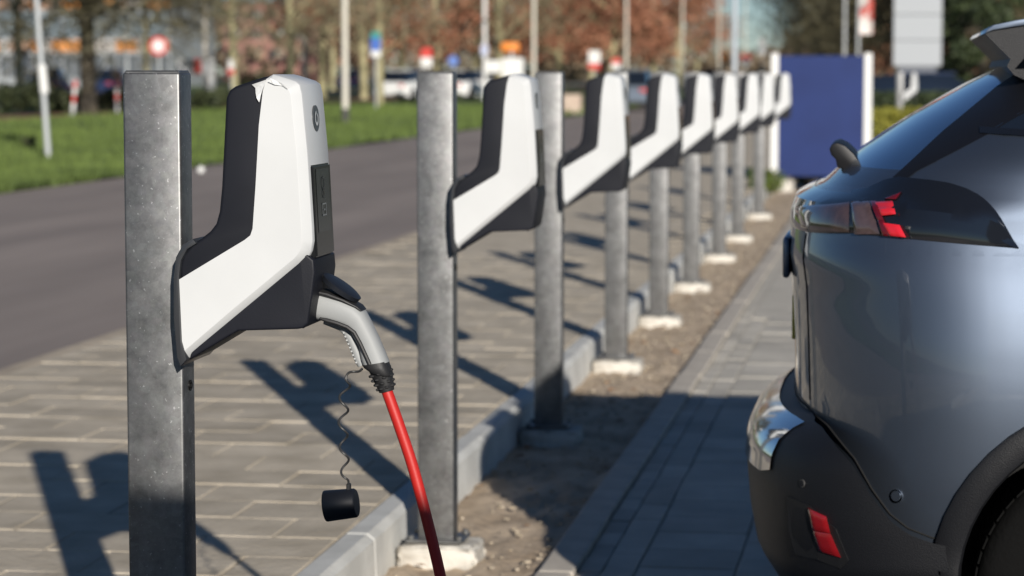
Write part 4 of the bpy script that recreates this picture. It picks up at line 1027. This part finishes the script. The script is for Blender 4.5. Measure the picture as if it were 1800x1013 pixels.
for k, (px, YY, s_, lab) in enumerate(((640, 128, 1.0, 'russet leaved tree right of the big cream lamp post'), (705, 150, 1.1, 'russet leaved tree above and left of the second post'), (770, 135, 1.0, 'russet leaved tree directly above the second post top'), (835, 165, 1.15, 'russet leaved tree left of the white street pole'),
                                       (985, 170, 1.1, 'russet leaved tree right of the second cream lamp post'), (1040, 190, 1.2, 'russet leaved tree above the third charger'), (1075, 165, 1.0, 'russet leaved tree left of the third cream lamp post'), (1150, 205, 1.2, 'russet leaved tree between third and fourth cream lamp posts'), (1195, 230, 1.2, 'russet leaved tree around the fourth cream lamp post'), (920, 215, 1.2, 'russet leaved tree far behind the orange lamp'), (1548, 150, .62, 'small russet tree left of the tall pylon sign'))):
    tree(RUS, k, px, YY, .1, s_, lab, group='russet trees along the verge')
for k, (px, YY, s_, lab) in enumerate(((35, 100, 1.0, 'bare tree at the far left edge'), (258, 120, .8, 'bare tree above the left half of the nearest post'), (412, 112, 1.0, 'bare tree with yellowish trunk left of the brick block'), (512, 118, 1.05, 'bare tree directly right of the brick block'), (566, 132, 1.1, 'bare tree just left of the nearest cream lamp post'), (668, 100, .8, 'bare tree with pale trunk behind the narrow blue sign'), 
                                       (585, 185, 1.3, 'far bare tree behind the nearest cream lamp post'), (880, 150, 1.1, 'bare tree behind the white cabinet'), (1225, 260, .9, 'bare tree far behind the sixth charger'))):
    tree(BAR, k, px, YY, .1, s_, lab, group='bare trees across the road')
for k, (px, YY, s_, lab) in enumerate(((155, 80, 1.25, 'thick dark tree trunk at far left beside the marker post'), (1472, 150, .85, 'dark bare tree above the middle of the blue board'), (1500, 165, 1.1, 'dark bare tree behind the red banner'), (1560, 190, 1.2, 'dark bare tree behind the pylon sign'), (1690, 95, 1.1, 'dark bare tree in front of the brown brick house'))):
    tree(DRK, k, px, YY, .1, s_, lab, group='dark trees in the background')
for k, (px, YY, s_, lab) in enumerate(((1672, 88, .75, 'dark evergreen tree right of the pylon sign'), (1730, 84, .7, 'dark evergreen tree near the car roof spoiler'))):
    tree(EVG, k, px, YY, 0, s_, lab, group='evergreen trees on the right')
# dark shrubs under the trees on the left
for k, (px, YY, rx, rz, lab) in enumerate(((35, 82, 1.5, 1.0, 'dark shrub at the far left edge under the trees'), (105, 84, 1.1, .7, 'dark shrub left of the thick dark trunk'), (195, 86, 1.0, .8, 'dark shrub right of the thick dark trunk'), (372, 88, .9, .8, 'dark shrub at the foot of the chequered post'), (462, 130, 2.2, 1.4, 'dark hedge shrub below the brick block'))):
    shrub('dark_shrub', (xat(px, YY), YY, .1), (rx, .8, rz), 1500, .10, ivy_m, lab, 'shrub', 100+k, 'dark shrubs under the far trees')
shrub('small_weed', (xat(48, 42), 42, .14), (.16, .16, .26), 260, .03, ivy_m, 'small dark weed on the grass left of the sign pole', 'plant', 130)
# far wood closing the view
b = MB(); rnd = random.Random(9)
for k in range(150):
    px = rnd.uniform(-400, 2100); YY = rnd.uniform(330, 440)
    hh = rnd.uniform(9, 15)
    if 1230 < px < 1420: hh = rnd.uniform(3.5, 5.5)
    if px > 1410: hh = rnd.uniform(8, 12)
    leaf_cloud(b, (xat(px, YY), YY, hh*.5), (4.5, 3, hh*.5), 150, .75, rnd, shell=.1)
o = b.build('far_wood', leafmat('far_wood_leaf', (.09, .075, .05), (.26, .19, .12)), recalc=False); tag(o, 'far off mass of brown and olive winter trees', 'wood', kind='stuff')
# grass blades on the near part of the verge
b = MB(); rnd = random.Random(12)
for k in range(42000):
    y = 25+75*rnd.random()**1.6; x = rnd.uniform(-10.15-(.36*y-9)*.0-0, -10.15-min(15, max(1.0, .372*y-9.6))) if False else rnd.uniform(-min(25, .40*y+.5), -10.2)
    if x > -10.2: continue
    h_ = rnd.uniform(.05, .11)*(1+y/90); a = rnd.uniform(0, 3.14); w_ = .008*(1+y/25); p = Vector((x, y, .11)); d = Vector((math.cos(a), math.sin(a), 0))*w_
    l_ = Vector((rnd.gauss(0, .03), rnd.gauss(0, .03), 0)); b.poly((p-d, p+d, p+l_+Vector((0, 0, h_))))
o = b.build('verge_grass', mat('grass_blade', (.055, .085, .016), .8, col2=(.13, .185, .036), scale=.45, detail=7, lo=.3, hi=.7, world=True), recalc=False); tag(o, 'short green grass blades of the verge across the road', 'grass', kind='stuff')
# pale stone on the road edge
st = MB(); bmesh.ops.create_icosphere(st.bm, subdivisions=2, radius=.055)
for v in st.bm.verts: v.co *= random.uniform(.9, 1.1)
o = st.build('white_stone', sign_white, smooth=True); o.location = (xat(351, 33.5), 33.5, .16); tag(o, 'small pale round stone at the grass edge right of nearest post', 'stone')
